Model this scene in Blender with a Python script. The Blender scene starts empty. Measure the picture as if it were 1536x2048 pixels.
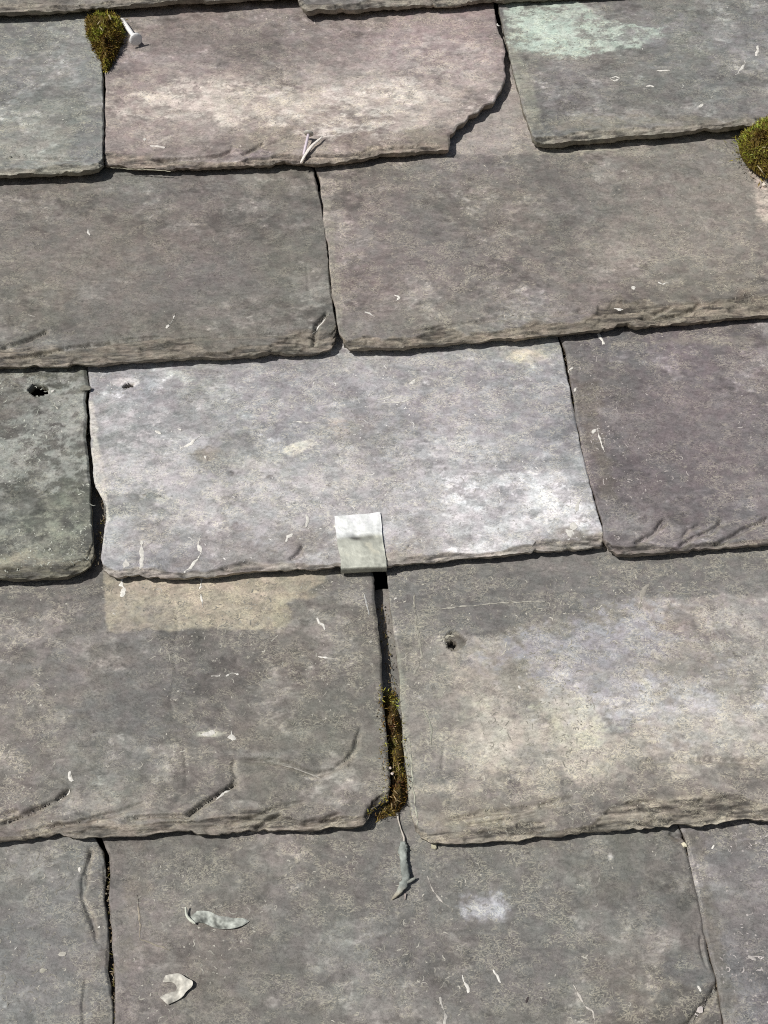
import bpy, bmesh, math
import numpy as np
from mathutils import Matrix, Vector
from mathutils.kdtree import KDTree

# ------------------------------------------------------------------ camera, sky, sun, exposure
scene = bpy.context.scene
PITCH = math.radians(38)
ROOF = Matrix.Rotation(PITCH, 4, 'X')            # roof frame: u along the course, v up the slope, h out of the roof
F_PX = 2600.0                                    # focal length in photograph pixels (1536 wide)

def rodrigues(w):
    w = np.array(w); t = np.linalg.norm(w); k = w / t
    K = np.array([[0, -k[2], k[1]], [k[2], 0, -k[0]], [-k[1], k[0], 0]])
    return np.eye(3) + math.sin(t) * K + (1 - math.cos(t)) * K @ K

CAM_R = rodrigues((2.6407, -0.1016, 0.0368))
CAM_T = np.array((0.8964, 0.1002, 0.6820))
CAM_C = -CAM_R.T @ CAM_T
_d = CAM_R.T @ np.array((0, 0, 1.0))
U0 = (CAM_C - _d * CAM_C[2] / _d[2])[0]          # centre the roof's u axis on the view
CAM_C = CAM_C - np.array((U0, 0, 0))

cam_d = bpy.data.cameras.new('camera'); cam = bpy.data.objects.new('camera', cam_d)
scene.collection.objects.link(cam); scene.camera = cam
m = Matrix.Identity(4)
rc = CAM_R.T @ np.diag((1, -1, -1))
for i in range(3):
    for j in range(3): m[i][j] = rc[i, j]
    m[i][3] = CAM_C[i]
cam.matrix_world = ROOF @ m
cam_d.sensor_fit = 'HORIZONTAL'; cam_d.sensor_width = 36.0; cam_d.lens = 36.0 * F_PX / 1536.0
cam_d.clip_start = 0.02; cam_d.clip_end = 500

SUN_ROOF = Vector((-0.50, 0.05, 0.86)).normalized()      # towards the sun, in the roof frame
sun_w = (ROOF.to_3x3() @ SUN_ROOF).normalized()
sd = bpy.data.lights.new('sun', 'SUN'); sun = bpy.data.objects.new('sun', sd)
scene.collection.objects.link(sun)
sd.energy = 3.9; sd.angle = math.radians(0.6); sd.color = (1.0, 0.97, 0.93)
sun.rotation_euler = sun_w.to_track_quat('Z', 'Y').to_euler()
sun.location = (0, 0, 4)

world = bpy.data.worlds.new('World'); scene.world = world; world.use_nodes = True
wn = world.node_tree.nodes; wl = world.node_tree.links
sky = wn.new('ShaderNodeTexSky'); sky.sky_type = 'NISHITA'; sky.sun_disc = False
sky.sun_elevation = math.asin(sun_w.z); sky.sun_rotation = math.atan2(sun_w.x, sun_w.y)
sky.dust_density = 2.0
wl.new(sky.outputs[0], wn['Background'].inputs[0]); wn['Background'].inputs[1].default_value = 0.05
scene.cycles.use_denoising = False; scene.cycles.filter_width = 1.05; scene.cycles.max_bounces = 4; scene.cycles.diffuse_bounces = 3; scene.cycles.glossy_bounces = 1; scene.cycles.transmission_bounces = 0
vs = scene.view_settings
vs.view_transform = 'Standard'; vs.look = 'None'; vs.gamma = 1.0; vs.exposure = -0.08; vs.use_curve_mapping = False

# ------------------------------------------------------------------ helpers
rng = np.random.default_rng(7)
G = 0.150                  # gauge of the courses
SL = 0.0092 / G            # how far a slate leans off the roof plane
MM = 0.001

def top_h(k, v):                                   # nominal top surface of course k
    return -SL * (v - k * G)

def survey(p, k, lift=0.0):                        # photograph pixel -> (u, v) on the top surface of course k
    p = np.atleast_2d(np.array(p, float))
    ray = np.column_stack(((p[:, 0] - 768) / F_PX, (p[:, 1] - 1024) / F_PX, np.ones(len(p)))) @ CAM_R
    nrm = np.array((0, SL, 1.0)); c0 = SL * k * G + lift
    t = (c0 - CAM_C @ nrm) / (ray @ nrm)
    return (CAM_C + ray * t[:, None])[:, :2]

_LAT = rng.random(512 * 512).astype(np.float32)
def vnoise(x, y, seed=0):
    xf = np.floor(x); yf = np.floor(y); fx = x - xf; fy = y - yf
    xi = (xf.astype(np.int32) + seed * 37) & 511; yi = (yf.astype(np.int32) + seed * 91) & 511
    fx = fx * fx * (3 - 2 * fx); fy = fy * fy * (3 - 2 * fy)
    x1 = (xi + 1) & 511; r0 = yi << 9; r1 = ((yi + 1) & 511) << 9
    a = _LAT[r0 + xi]; a = a + (_LAT[r0 + x1] - a) * fx
    c = _LAT[r1 + xi]; c = c + (_LAT[r1 + x1] - c) * fx
    return a + (c - a) * fy
def fbm(x, y, scale, octaves=4, seed=0, gain=0.5):   # about -1..1
    s = 0; amp = 1; tot = 0
    x = x / scale; y = y / scale
    for o in range(octaves):
        s = s + amp * (vnoise(x + 13.7 * o + 91, y + 7.3 * o + 57, seed + o) * 2 - 1); tot += amp
        amp *= gain; x = x * 2.03 + 0.31 * y; y = y * 2.03 - 0.31 * x * 0.2
    return s / tot * 1.5
def sstep(a, b, x):
    t = np.clip((x - a) / (b - a), 0, 1); return t * t * (3 - 2 * t)
def resample(P, t):
    P = np.asarray(P, float); d = np.concatenate(([0], np.cumsum(np.linalg.norm(np.diff(P, axis=0), axis=1)))); d /= d[-1]
    return np.column_stack([np.interp(t, d, P[:, i]) for i in range(P.shape[1])])
def pdist(U, V, L):                                # distance, side (+ left of travel), place along 0..1
    best = np.full(U.shape, 1e9); side = np.zeros(U.shape); along = np.zeros(U.shape)
    seg = np.linalg.norm(np.diff(L, axis=0), axis=1); cum = np.concatenate(([0], np.cumsum(seg))); tot = cum[-1]
    for i in range(len(L) - 1):
        a = L[i]; e = L[i + 1] - a; n2 = e @ e + 1e-18
        t = np.clip(((U - a[0]) * e[0] + (V - a[1]) * e[1]) / n2, 0, 1)
        dx = U - a[0] - t * e[0]; dy = V - a[1] - t * e[1]; d = np.hypot(dx, dy)
        s = np.sign(e[0] * (V - a[1]) - e[1] * (U - a[0]))
        w = d < best
        best = np.where(w, d, best); side = np.where(w, s, side); along = np.where(w, (cum[i] + t * seg[i]) / tot, along)
    return best, side, along
def inpoly(U, V, P):
    r = np.zeros(U.shape, bool); j = len(P) - 1
    for i in range(len(P)):
        c = ((P[i][1] > V) != (P[j][1] > V)) & (U < (P[j][0] - P[i][0]) * (V - P[i][1]) / (P[j][1] - P[i][1] + 1e-15) + P[i][0])
        r ^= c; j = i
    return r
def link(name, me, mat=None, parent=None):
    o = bpy.data.objects.new(name, me); scene.collection.objects.link(o)
    if mat: me.materials.append(mat)
    if parent is not None: o.parent = parent
    return o
def smooth(me): me.polygons.foreach_set('use_smooth', np.ones(len(me.polygons), bool))
def setcol(me, C, name='tint'):
    a = me.color_attributes.new(name, 'FLOAT_COLOR', 'POINT')
    C = np.column_stack((C, np.ones(len(C)))) if C.shape[1] == 3 else C
    a.data.foreach_set('color', np.ascontiguousarray(C, dtype=np.float32).ravel())

# ------------------------------------------------------------------ materials
def nodes(name):
    m = bpy.data.materials.new(name); m.use_nodes = True
    return m, m.node_tree.nodes, m.node_tree.links, m.node_tree.nodes['Principled BSDF']
def slate_material():
    m, n, l, b = nodes('weathered_slate')
    at = n.new('ShaderNodeAttribute'); at.attribute_name = 'tint'
    tc = n.new('ShaderNodeTexCoord'); oi = n.new('ShaderNodeObjectInfo')
    off = n.new('ShaderNodeVectorMath'); off.operation = 'MULTIPLY_ADD'
    cb = n.new('ShaderNodeCombineXYZ'); l.new(oi.outputs['Random'], cb.inputs[0]); l.new(oi.outputs['Random'], cb.inputs[1])
    l.new(cb.outputs[0], off.inputs[0]); off.inputs[1].default_value = (3.1, 5.7, 0); l.new(tc.outputs['Object'], off.inputs[2])
    def mapped(sx, sy, rz=0.0):
        mp = n.new('ShaderNodeMapping'); l.new(off.outputs[0], mp.inputs[0])
        mp.inputs['Scale'].default_value = (sx, sy, 1); mp.inputs['Rotation'].default_value = (0, 0, rz); return mp.outputs[0]
    def noise(vec, scale, detail=3, rough=0.55, dist=0.0):
        t = n.new('ShaderNodeTexNoise'); t.inputs['Scale'].default_value = scale; t.inputs['Detail'].default_value = detail
        t.inputs['Roughness'].default_value = rough; t.inputs['Distortion'].default_value = dist; l.new(vec, t.inputs['Vector']); return t.outputs['Fac']
    def mrange(v, a, b2, c, d):
        t = n.new('ShaderNodeMapRange'); l.new(v, t.inputs[0])
        for i, q in enumerate((a, b2, c, d)): t.inputs[i + 1].default_value = q
        return t.outputs[0]
    def math_(op, a, b2=None, c=None):
        t = n.new('ShaderNodeMath'); t.operation = op
        for i, q in enumerate((a, b2, c)):
            if q is None: continue
            if isinstance(q, (int, float)): t.inputs[i].default_value = q
            else: l.new(q, t.inputs[i])
        return t.outputs[0]
    grain = noise(mapped(1, 1.25, 0.3), 640, 2, 0.75)
    streak = noise(mapped(1, 1.9, 0.22), 135, 3, 0.7, 0.8)
    hue = noise(mapped(1, 1), 120, 1, 0.6)
    pn = noise(mapped(1, 1.2, 0.4), 85, 2, 0.7)
    amp = mrange(pn, 0.36, 0.64, 0.25, 1.55)
    k1 = math_('MULTIPLY_ADD', math_('SUBTRACT', grain, 0.5), amp, 1.0); k2 = mrange(streak, 0.38, 0.62, 0.84, 1.16)
    ridd = noise(mapped(1, 1.5, -0.2), 260, 2, 0.6, 1.2)
    dk = mrange(math_('ABSOLUTE', math_('SUBTRACT', ridd, 0.47)), 0.0, 0.045, 0.74, 1.0)
    k = math_('MULTIPLY', math_('MULTIPLY', k1, k2), dk)
    mul = n.new('ShaderNodeVectorMath'); mul.operation = 'SCALE'; l.new(at.outputs['Color'], mul.inputs[0]); l.new(k, mul.inputs['Scale'])
    # faint warm / green drift of the mineral
    hs = n.new('ShaderNodeMix'); hs.data_type = 'RGBA'; hs.blend_type = 'MULTIPLY'; hs.inputs['Factor'].default_value = 1.0
    rp = n.new('ShaderNodeValToRGB'); rp.color_ramp.elements[0].position = 0.35; rp.color_ramp.elements[0].color = (1.03, 0.99, 0.985, 1)
    rp.color_ramp.elements[1].position = 0.65; rp.color_ramp.elements[1].color = (0.98, 1.005, 0.985, 1)
    l.new(hue, rp.inputs[0]); l.new(mul.outputs[0], hs.inputs['A']); l.new(rp.outputs[0], hs.inputs['B'])
    # hair-fine pale lichen squiggles
    rid = noise(mapped(1, 1.7, 0.25), 250, 1, 0.5, 2.0)
    r = math_('ABSOLUTE', math_('SUBTRACT', rid, 0.5))
    line = mrange(r, 0.006, 0.058, 1.0, 0.0)
    patch = mrange(pn, 0.45, 0.56, 0.0, 1.0)
    sq = math_('MULTIPLY', math_('MULTIPLY', line, patch), at.outputs['Alpha'])
    mx = n.new('ShaderNodeMix'); mx.data_type = 'RGBA'; l.new(sq, mx.inputs['Factor'])
    l.new(hs.outputs['Result'], mx.inputs['A'])
    pale = n.new('ShaderNodeVectorMath'); pale.operation = 'MULTIPLY_ADD'; l.new(at.outputs['Color'], pale.inputs[0])
    pale.inputs[1].default_value = (1.15, 1.12, 1.0); pale.inputs[2].default_value = (0.13, 0.125, 0.10)
    l.new(pale.outputs[0], mx.inputs['B'])
    # dark pits
    v = n.new('ShaderNodeTexVoronoi'); v.inputs['Scale'].default_value = 120; v.inputs['Randomness'].default_value = 1; l.new(mapped(1, 1), v.inputs['Vector'])
    pit = mrange(v.outputs['Distance'], 0.05, 0.13, 0.35, 0.0)
    mx2 = n.new('ShaderNodeMix'); mx2.data_type = 'RGBA'; l.new(pit, mx2.inputs['Factor']); l.new(mx.outputs['Result'], mx2.inputs['A'])
    mx2.inputs['B'].default_value = (0.05, 0.045, 0.04, 1)
    l.new(mx2.outputs['Result'], b.inputs['Base Color'])
    b.inputs['Roughness'].default_value = 0.62; b.inputs['Specular IOR Level'].default_value = 0.42
    hgt = math_('ADD', math_('MULTIPLY', grain, 0.5), math_('MULTIPLY', streak, 0.9))
    bp = n.new('ShaderNodeBump'); bp.inputs['Strength'].default_value = 0.55; bp.inputs['Distance'].default_value = 0.0007
    l.new(hgt, bp.inputs['Height']); l.new(bp.outputs[0], b.inputs['Normal'])
    return m
def tinted(name, rough=0.7, spec=0.3, metal=0.0, nscale=600, var=0.25, bump=0.0004):
    m, n, l, b = nodes(name)
    at = n.new('ShaderNodeAttribute'); at.attribute_name = 'tint'; tc = n.new('ShaderNodeTexCoord')
    t = n.new('ShaderNodeTexNoise'); t.inputs['Scale'].default_value = nscale; t.inputs['Detail'].default_value = 3; l.new(tc.outputs['Object'], t.inputs['Vector'])
    r = n.new('ShaderNodeMapRange'); l.new(t.outputs['Fac'], r.inputs[0]); r.inputs[1].default_value = 0.25; r.inputs[2].default_value = 0.75
    r.inputs[3].default_value = 1 - var; r.inputs[4].default_value = 1 + var
    s = n.new('ShaderNodeVectorMath'); s.operation = 'SCALE'; l.new(at.outputs['Color'], s.inputs[0]); l.new(r.outputs[0], s.inputs['Scale'])
    l.new(s.outputs[0], b.inputs['Base Color']); b.inputs['Roughness'].default_value = rough
    b.inputs['Specular IOR Level'].default_value = spec; b.inputs['Metallic'].default_value = metal
    bp = n.new('ShaderNodeBump'); bp.inputs['Distance'].default_value = bump; bp.inputs['Strength'].default_value = 0.6
    l.new(t.outputs['Fac'], bp.inputs['Height']); l.new(bp.outputs[0], b.inputs['Normal'])
    return m
SLATE = slate_material()
LICHEN = tinted('lichen_crust', 0.9, 0.2)
MOSSY = tinted('moss_blades', 0.85, 0.15, nscale=400, var=0.35)
ZINC = tinted('zinc_coating', 0.5, 0.5, nscale=700, var=0.08, bump=0.0002)
LEAD = tinted('oxidised_metal_strip', 0.55, 0.5, 0.15, nscale=380, var=0.16, bump=0.0005)
ORGANIC = tinted('dry_plant_matter', 0.8, 0.25, nscale=700, var=0.22)
STONE = tinted('grit_stone', 0.85, 0.3, nscale=500, var=0.3)
FELT = tinted('roofing_felt', 0.95, 0.1, nscale=300, var=0.3)
WOOD = tinted('batten_wood', 0.85, 0.2, nscale=120, var=0.3)

# ------------------------------------------------------------------ the roof
roof = bpy.data.objects.new('roof', None); scene.collection.objects.link(roof)
roof.matrix_world = ROOF; roof.empty_display_size = 0.2
roof['kind'] = 'structure'; roof['label'] = 'old weathered slate roof slope in uneven overlapping courses'
KD = {}
SURF = {}                                          # slate key -> vertices of its upper face, to lay things on

def edge_jag(P, amp, seed, big=0.0, chips=0.0):
    d = np.gradient(P, axis=0); L = np.linalg.norm(d, axis=1, keepdims=True) + 1e-12
    nrm = np.column_stack((-d[:, 1], d[:, 0])) / L
    s = np.concatenate(([0], np.cumsum(np.linalg.norm(np.diff(P, axis=0), axis=1))))
    w = np.minimum(1, np.minimum(s, s[-1] - s) / 0.004)
    f = fbm(s, s * 0 + seed * 1.7, 0.009, 4, seed) * amp + fbm(s, s * 0 + 5.1 * seed, 0.045, 2, seed + 9) * big
    if chips: f = f + chips * (np.clip(fbm(s, s * 0 + 3.3 * seed, 0.016, 4, seed + 5, 0.6) - 0.30, 0, 0.6) * 3.2 + 0.6 * np.abs(fbm(s, s * 0 + 8.3 * seed, 0.006, 2, seed + 6)))
    return P + nrm * (f * w)[:, None]

def build_slate(key, k, left, bottom, right, tint, seed, thick=6.3, length=0.285, lift=(0, 0), band=7.0, bdepth=3.2,
                steps=(), grooves=(), holes=(), patches=(), edge_tint=None, lich=0.6, mottle=0.16, res=1.0, label=None, head=None,
                uv=False, jag=1.0, warp=0.6, film=1.0, pits=()):
    """left/right run from the course above down to the tail, bottom runs left to right."""
    ll, lr = lift[0] * MM, lift[1] * MM
    if uv: Lf, B, R = [np.array(q, float) for q in (left, bottom, right)]
    else:
        Lf = survey(left, k, ll * 0.7); R = survey(right, k, lr * 0.7)
        B = np.array([survey(b, k, ll + (lr - ll) * i / (len(bottom) - 1))[0] for i, b in enumerate(bottom)])
        Lf[-1] = B[0]; R[-1] = B[-1]
    vt = k * G + length if head is None else head
    Lf = np.vstack(((Lf[0][0] + 0.1 * (Lf[0][0] - Lf[1][0]) * 0, vt), Lf))[::-1]; R = np.vstack(((R[0][0], vt), R))[::-1]
    res = res * (0.82 if res == 1.0 else 1.0)
    n_s = max(16, int(280 / res)); vis = np.concatenate((np.linspace(0, 0.05, max(4, int(22 / res))), np.linspace(0.055, 0.60, max(14, int(148 / res)))))
    tt = np.concatenate((vis, np.linspace(0.63, 1, 9)))
    e = 0.016; q = max(3, int(9 / res))
    ss = np.concatenate((np.linspace(0, e, q), np.linspace(e + 0.004, 1 - e - 0.004, n_s), np.linspace(1 - e, 1, q)))
    fine = np.linspace(0, 1, 900)
    def curve(P, t, sd, amp, big, chips=0.0): return resample(edge_jag(resample(P, fine), amp * MM * jag, sd, big * MM * jag, chips * MM), t)
    cl = curve(Lf, tt, seed + 1, 0.6, 0.5); cr = curve(R, tt, seed + 2, 0.6, 0.5); cb = curve(B, ss, seed + 3, 0.8, 0.5, 1.0)
    ct = curve(np.array((Lf[-1], R[-1])), ss, seed + 4, 1.0, 1.2)
    S, T = np.meshgrid(ss, tt)
    P = ((1 - S)[..., None] * cl[:, None, :] + S[..., None] * cr[:, None, :] + (1 - T)[..., None] * cb[None] + T[..., None] * ct[None]
         - ((1 - S) * (1 - T))[..., None] * cl[0] - (S * (1 - T))[..., None] * cr[0] - ((1 - S) * T)[..., None] * cl[-1] - (S * T)[..., None] * cr[-1])
    U, V = P[..., 0], P[..., 1]
    db = np.hypot(*(P - P[0:1]).transpose(2, 0, 1)); dl = np.hypot(*(P - P[:, 0:1]).transpose(2, 0, 1)); dr = np.hypot(*(P - P[:, -1:]).transpose(2, 0, 1))
    tail = sstep(0.66, 0.5, T)                     # no relief where the course above lies on it
    base = top_h(k, V) + (1 - T) * (ll + (lr - ll) * S)
    z = np.zeros_like(U)
    z += fbm(U, V, 0.085, 3, seed + 11) * warp * MM + fbm(U, V, 0.020, 3, seed + 12) * 0.16 * MM
    lay = fbm(U, V * 1.7, 0.065, 5, seed + 13, 0.55) * 1.7          # cleavage terraces
    f = lay - np.floor(lay); z += (np.floor(lay) + sstep(0.45, 0.55, f)) * 0.30 * MM
    z += fbm(U, V * 1.7, 0.0042, 2, seed + 14) * 0.07 * MM
    z *= 0.35 + 0.65 * tail
    # knapped tail edge and nibbled sides
    nb = 0.72 + 0.80 * fbm(U, V * 0.5, 0.040, 3, seed + 15) + 0.26 * fbm(U * 0.7, V * 1.2, 0.009, 3, seed + 16)
    wb = band * 1.22 * MM * np.clip(nb, 0.22, 1.8)
    c = np.clip(1 - db / wb, 0, 1) ** 0.9 * bdepth * MM * (0.75 + 0.25 * fbm(U, V, 0.012, 2, seed + 17))
    stp = 1.25 * MM; cs = c / stp + 0.6 * fbm(U * 0.55, V * 1.6, 0.016, 4, seed + 19, 0.6); cf = cs - np.floor(cs); cq = np.maximum((np.floor(cs) + sstep(0.45, 0.55, cf)) * stp, 0) * np.clip((1.15 * wb - db) / (0.25 * wb), 0, 1)
    chamfer = 0.18 * c + 0.82 * cq
    z -= chamfer
    chip = np.clip(fbm(U * 0.4, V * 2.2, 0.0065, 3, seed + 18), -1, 1)
    rdg = 1 - np.abs(fbm(U * 0.42 + V * 0.5, V * 2.8, 0.011, 3, seed + 21))
    z -= np.clip((1 - db / (wb * 1.2)) * 2.5, 0, 1) * (0.4 * chip + 0.9 * rdg ** 5 - 0.2) * MM
    for d_, sd in ((dl, 20), (dr, 24)):
        w = 1.5 * MM * np.clip(0.7 + 0.9 * fbm(U, V, 0.016, 3, seed + sd), 0.15, 1.8)
        z -= np.clip(1 - d_ / w, 0, 1) ** 1.2 * 1.1 * MM
    col = np.empty(U.shape + (3,)); col[:] = tint
    # mottling of the stone and of its thin weathering film
    mo = fbm(U, V * 1.5, 0.060, 5, seed + 30) * mottle + fbm(U, V * 1.6, 0.011, 4, seed + 31, 0.65) * mottle * 0.8
    col *= (1 + mo)[..., None]
    col *= 1 + np.stack((fbm(U, V, 0.05, 4, seed + 32), fbm(U, V, 0.05, 4, seed + 33) * 0.4, fbm(U, V, 0.05, 4, seed + 34)), -1) * 0.05
    fl = sstep(0.12, 0.42, fbm(U, V * 1.35, 0.034, 6, seed + 37, 0.72)); fd = sstep(0.18, 0.5, fbm(U, V * 1.35, 0.026, 6, seed + 38, 0.72))
    col = col * (1 + 0.32 * film * fl - 0.28 * film * fd)[..., None] + (0.022 * film * fl)[..., None]
    sp = sstep(0.40, 0.62, fbm(U, V * 1.4, 0.0050, 3, seed + 39, 0.7)); col = col * (1 + 0.42 * film * sp * (0.25 + fl))[..., None]
    sc = sstep(0.80, 0.97, 1 - np.abs(fbm(U * 0.8 + V * 0.5, V * 2.0 - U * 0.3, 0.016, 3, seed + 43))) * sstep(0.1, 0.5, fbm(U, V, 0.03, 3, seed + 44)); col = col * (1 + 0.30 * film * sc)[..., None]
    lm = np.full(U.shape, lich) * np.clip(0.9 + 0.9 * fbm(U, V, 0.05, 3, seed + 35), 0.1, 1.8)
    K = (lambda p: np.array(p, float)) if uv else (lambda p: survey(p, k))
    for pa in patches:
        kind, geo, pc, strength, soft, brk = pa[:6]
        if kind == 'poly':
            Q = K(geo); d, _, _ = pdist(U, V, np.vstack((Q, Q[:1]))); sdist = np.where(inpoly(U, V, Q), d, -d)
        else:
            cx, cy, rx, ry = geo; cc = K([(cx, cy)])[0]; ex = K([(cx + rx, cy)])[0]; ey = K([(cx, cy + ry)])[0]
            ax = np.linalg.norm(ex - cc); ay = np.linalg.norm(ey - cc); dx = (ex - cc) / ax
            du = (U - cc[0]) * dx[0] + (V - cc[1]) * dx[1]; dv = -(U - cc[0]) * dx[1] + (V - cc[1]) * dx[0]
            sdist = (1 - np.hypot(du / ax, dv / ay)) * min(ax, ay)
        sd0 = seed + 40 + int(abs(geo[0] if kind == 'ell' else geo[0][0])) % 50
        n1 = fbm(U, V * 1.45, 0.022, 6, sd0, 0.74)
        big = kind == 'ell' and soft > 6.5
        mk = sstep(-0.34, 0.34, sdist / (soft * (2.3 if big else 1.25) * MM) + (1.15 if big else 0.95) * n1)
        mk = mk * np.clip(1 - brk + brk * 1.6 * sstep(-0.28, 0.30, fbm(U, V * 1.7, 0.0085, 5, sd0 + 3, 0.78)), 0, 1) * strength
        col = col * (1 - mk[..., None]) + np.array(pc) * mk[..., None] * (1 + 0.6 * mo[..., None])
    # freshly broken strata on the edges, crevices darkened in colour as painted shade
    et = np.array(edge_tint if edge_tint is not None else np.array(tint) * (1.10, 1.02, 0.86))
    et = 0.5 * et + 0.5 * np.array(tint) * (1.06, 1.0, 0.93)
    em = np.clip((1.1 - db / wb) * 3.0, 0, 0.9) * tail
    en = np.clip(1.06 + 0.75 * fbm(U * 0.40, V * 3.6, 0.008, 4, seed + 36, 0.78) * 1.25 - 0.95 * np.clip(rdg - 0.72, 0, 1) / 0.28, 0.25, 1.9)
    col = col * (1 - em[..., None]) + et * en[..., None] * em[..., None]
    col = col * np.array((0.988, 0.994, 1.03))
    for Q, depth, pc in pits:
        pin = inpoly(U + fbm(U, V, 0.004, 2, seed + 62) * 0.7 * MM, V, K(Q)); fac = np.abs(fbm(U, V, 0.006, 1, seed + 63))
        z -= pin * depth * MM * (0.45 + 0.9 * fac); col = np.where(pin[..., None], np.array(pc) * (0.7 + 0.9 * fac[..., None]), col)
    for L, drop, fall in steps:
        fall = fall * 0.55
        d, sgn, al = pdist(U, V, K(L)); d = d + (fbm(U, V, 0.009, 3, seed + 60, 0.5) * 0.8 * MM) * (d < 0.006)
        w = sstep(0, 0.10, al) * sstep(1, 0.85, al)
        low = sstep(-0.35 * MM, 0.35 * MM, d * sgn); z -= 0.35 * MM * w * low * np.exp(-d / (fall * MM)) * fbm(U * 0.6, V * 1.8, 0.006, 3, seed + 65)
        z -= drop * MM * w * low * np.exp(-d / (fall * MM))
        z -= min(2.6, 1.5 * drop) * MM * w * np.exp(-((d * sgn - 0.3 * MM) / (1.1 * MM)) ** 2)
        ed = w * np.exp(-((d * sgn - 2.0 * MM) / (0.9 * MM)) ** 2) * 0.40
        col = col * (1 - ed[..., None]) + np.array((0.36, 0.33, 0.27)) * ed[..., None]
    for L, depth, w_ in grooves:
        d, _, al = pdist(U, V, K(L)); d = d + fbm(U, V, 0.004, 2, seed + 61) * 0.3 * MM
        z -= depth * MM * np.exp(-(d / (w_ * MM)) ** 2) * sstep(0, 0.12, al) * sstep(1, 0.88, al)
    Z = base + z
    th = thick * MM
    Zb = base - th * (1 + 0 * U)
    Z = np.maximum(Z, Zb + 0.6 * MM)
    hm = np.zeros(U.shape, bool)
    for hp in holes: hm |= inpoly(U, V, K(hp))
    rows_, cols_ = U.shape
    idx = np.arange(rows_ * cols_).reshape(rows_, cols_)
    top = np.column_stack((U.ravel(), V.ravel(), Z.ravel()))
    quads = np.stack((idx[:-1, :-1], idx[:-1, 1:], idx[1:, 1:], idx[1:, :-1]), -1)
    hq = hm[:-1, :-1] & hm[:-1, 1:] & hm[1:, 1:] & hm[1:, :-1]
    faces = quads[~hq].reshape(-1, 4)
    # skirt round the outline, own vertices so that the arris stays crisp
    loop = np.concatenate((idx[0, :-1], idx[:-1, -1], idx[-1, :0:-1], idx[:0:-1, 0]))
    n = len(loop); tp = top[loop]; bz = Zb.ravel()[loop]
    ctr = np.array((U.mean(), V.mean())); inn = ctr - tp[:, :2]; inn /= np.linalg.norm(inn, axis=1, keepdims=True)
    a = np.arange(n) * 1.0
    def ring(fz, ins):
        q = tp.copy(); q[:, 2] = tp[:, 2] + (bz - tp[:, 2]) * fz; q[:, :2] += inn * ins[:, None]; return q
    n2 = fbm(a, a * 0 + seed, 5, 3, seed + 70) * 0.35 * MM; n3 = fbm(a, a * 0 + seed, 9, 3, seed + 71) * 0.5 * MM
    r0, r1, r2, r3 = tp.copy(), ring(0.3, n2 + 0.05 * MM), ring(0.65, n3 + 0.5 * MM), ring(1.0, n2 + n3 + 1.4 * MM)
    verts = np.vstack((top, r0, r1, r2, r3)); o = len(top)
    sk = []
    i0 = np.arange(n); i1 = (i0 + 1) % n
    for r in range(3): sk.append(np.stack((o + r * n + i0, o + (r + 1) * n + i0, o + (r + 1) * n + i1, o + r * n + i1), -1))
    colv = col.reshape(-1, 3); ecol = np.clip(et, 0, 1) * (1 + 0.3 * fbm(a, a * 0, 5, 3, seed + 72))[:, None]
    C = np.vstack((colv, ecol, ecol * 0.95, ecol * 1.05, ecol)); A = np.concatenate((lm.ravel(), np.full(4 * n, 0.2)))
    flist = [tuple(f) for f in faces.tolist()] + [tuple(f) for s_ in sk for f in s_.tolist()]
    # walls of the nail holes
    if hm.any():
        hv = []; base_i = len(verts)
        cnt = {}
        hqi = quads[hq].reshape(-1, 4)
        es = {}
        for f in hqi.tolist():
            for i in range(4):
                e2 = (f[i], f[(i + 1) % 4])
                if (e2[1], e2[0]) in es: del es[(e2[1], e2[0])]
                else: es[e2] = 1
        ids = sorted({i for e2 in es for i in e2}); mp = {v: base_i + j for j, v in enumerate(ids)}
        ex = top[ids].copy(); ex[:, 2] = Zb.ravel()[ids]
        verts = np.vstack((verts, ex)); C = np.vstack((C, np.tile(et, (len(ids), 1)))); A = np.concatenate((A, np.zeros(len(ids))))
        for (p, q) in es: flist.append((p, q, mp[q], mp[p]))
        hole_any = True
    # underside: a plain sheet (left out under the holes)
    if not hm.any(): flist.append(tuple((o + 3 * n + i0)[::-1].tolist()))
    c3 = np.array((verts[:, 0].mean(), verts[:, 1].mean(), base[0].mean()))
    me = bpy.data.meshes.new('slate'); me.from_pydata((verts - c3).tolist(), [], flist)
    smooth(me); setcol(me, np.column_stack((np.clip(C, 0.01, 0.85), np.clip(A * 1.45, 0, 1.6))))
    ob = link('slate', me, SLATE, roof); ob.location = c3
    if label: ob['label'] = label
    SURF[key] = (top, ob, c3)
    if not uv:
        kd = KDTree(len(top))
        for i, (x, y, _) in enumerate(top.tolist()): kd.insert((x, y, 0), i)
        kd.balance(); KD[key] = kd
    return ob

def on(key, p, k, lift=0.0):                       # pixel(s) -> points on that slate's real upper face
    P = survey(p, k); top = SURF[key][0]; out = []
    for q in P:
        i = KD[key].find((q[0], q[1], 0))[1]; out.append((q[0], q[1], top[i, 2] + lift))
    return np.array(out)

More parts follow.
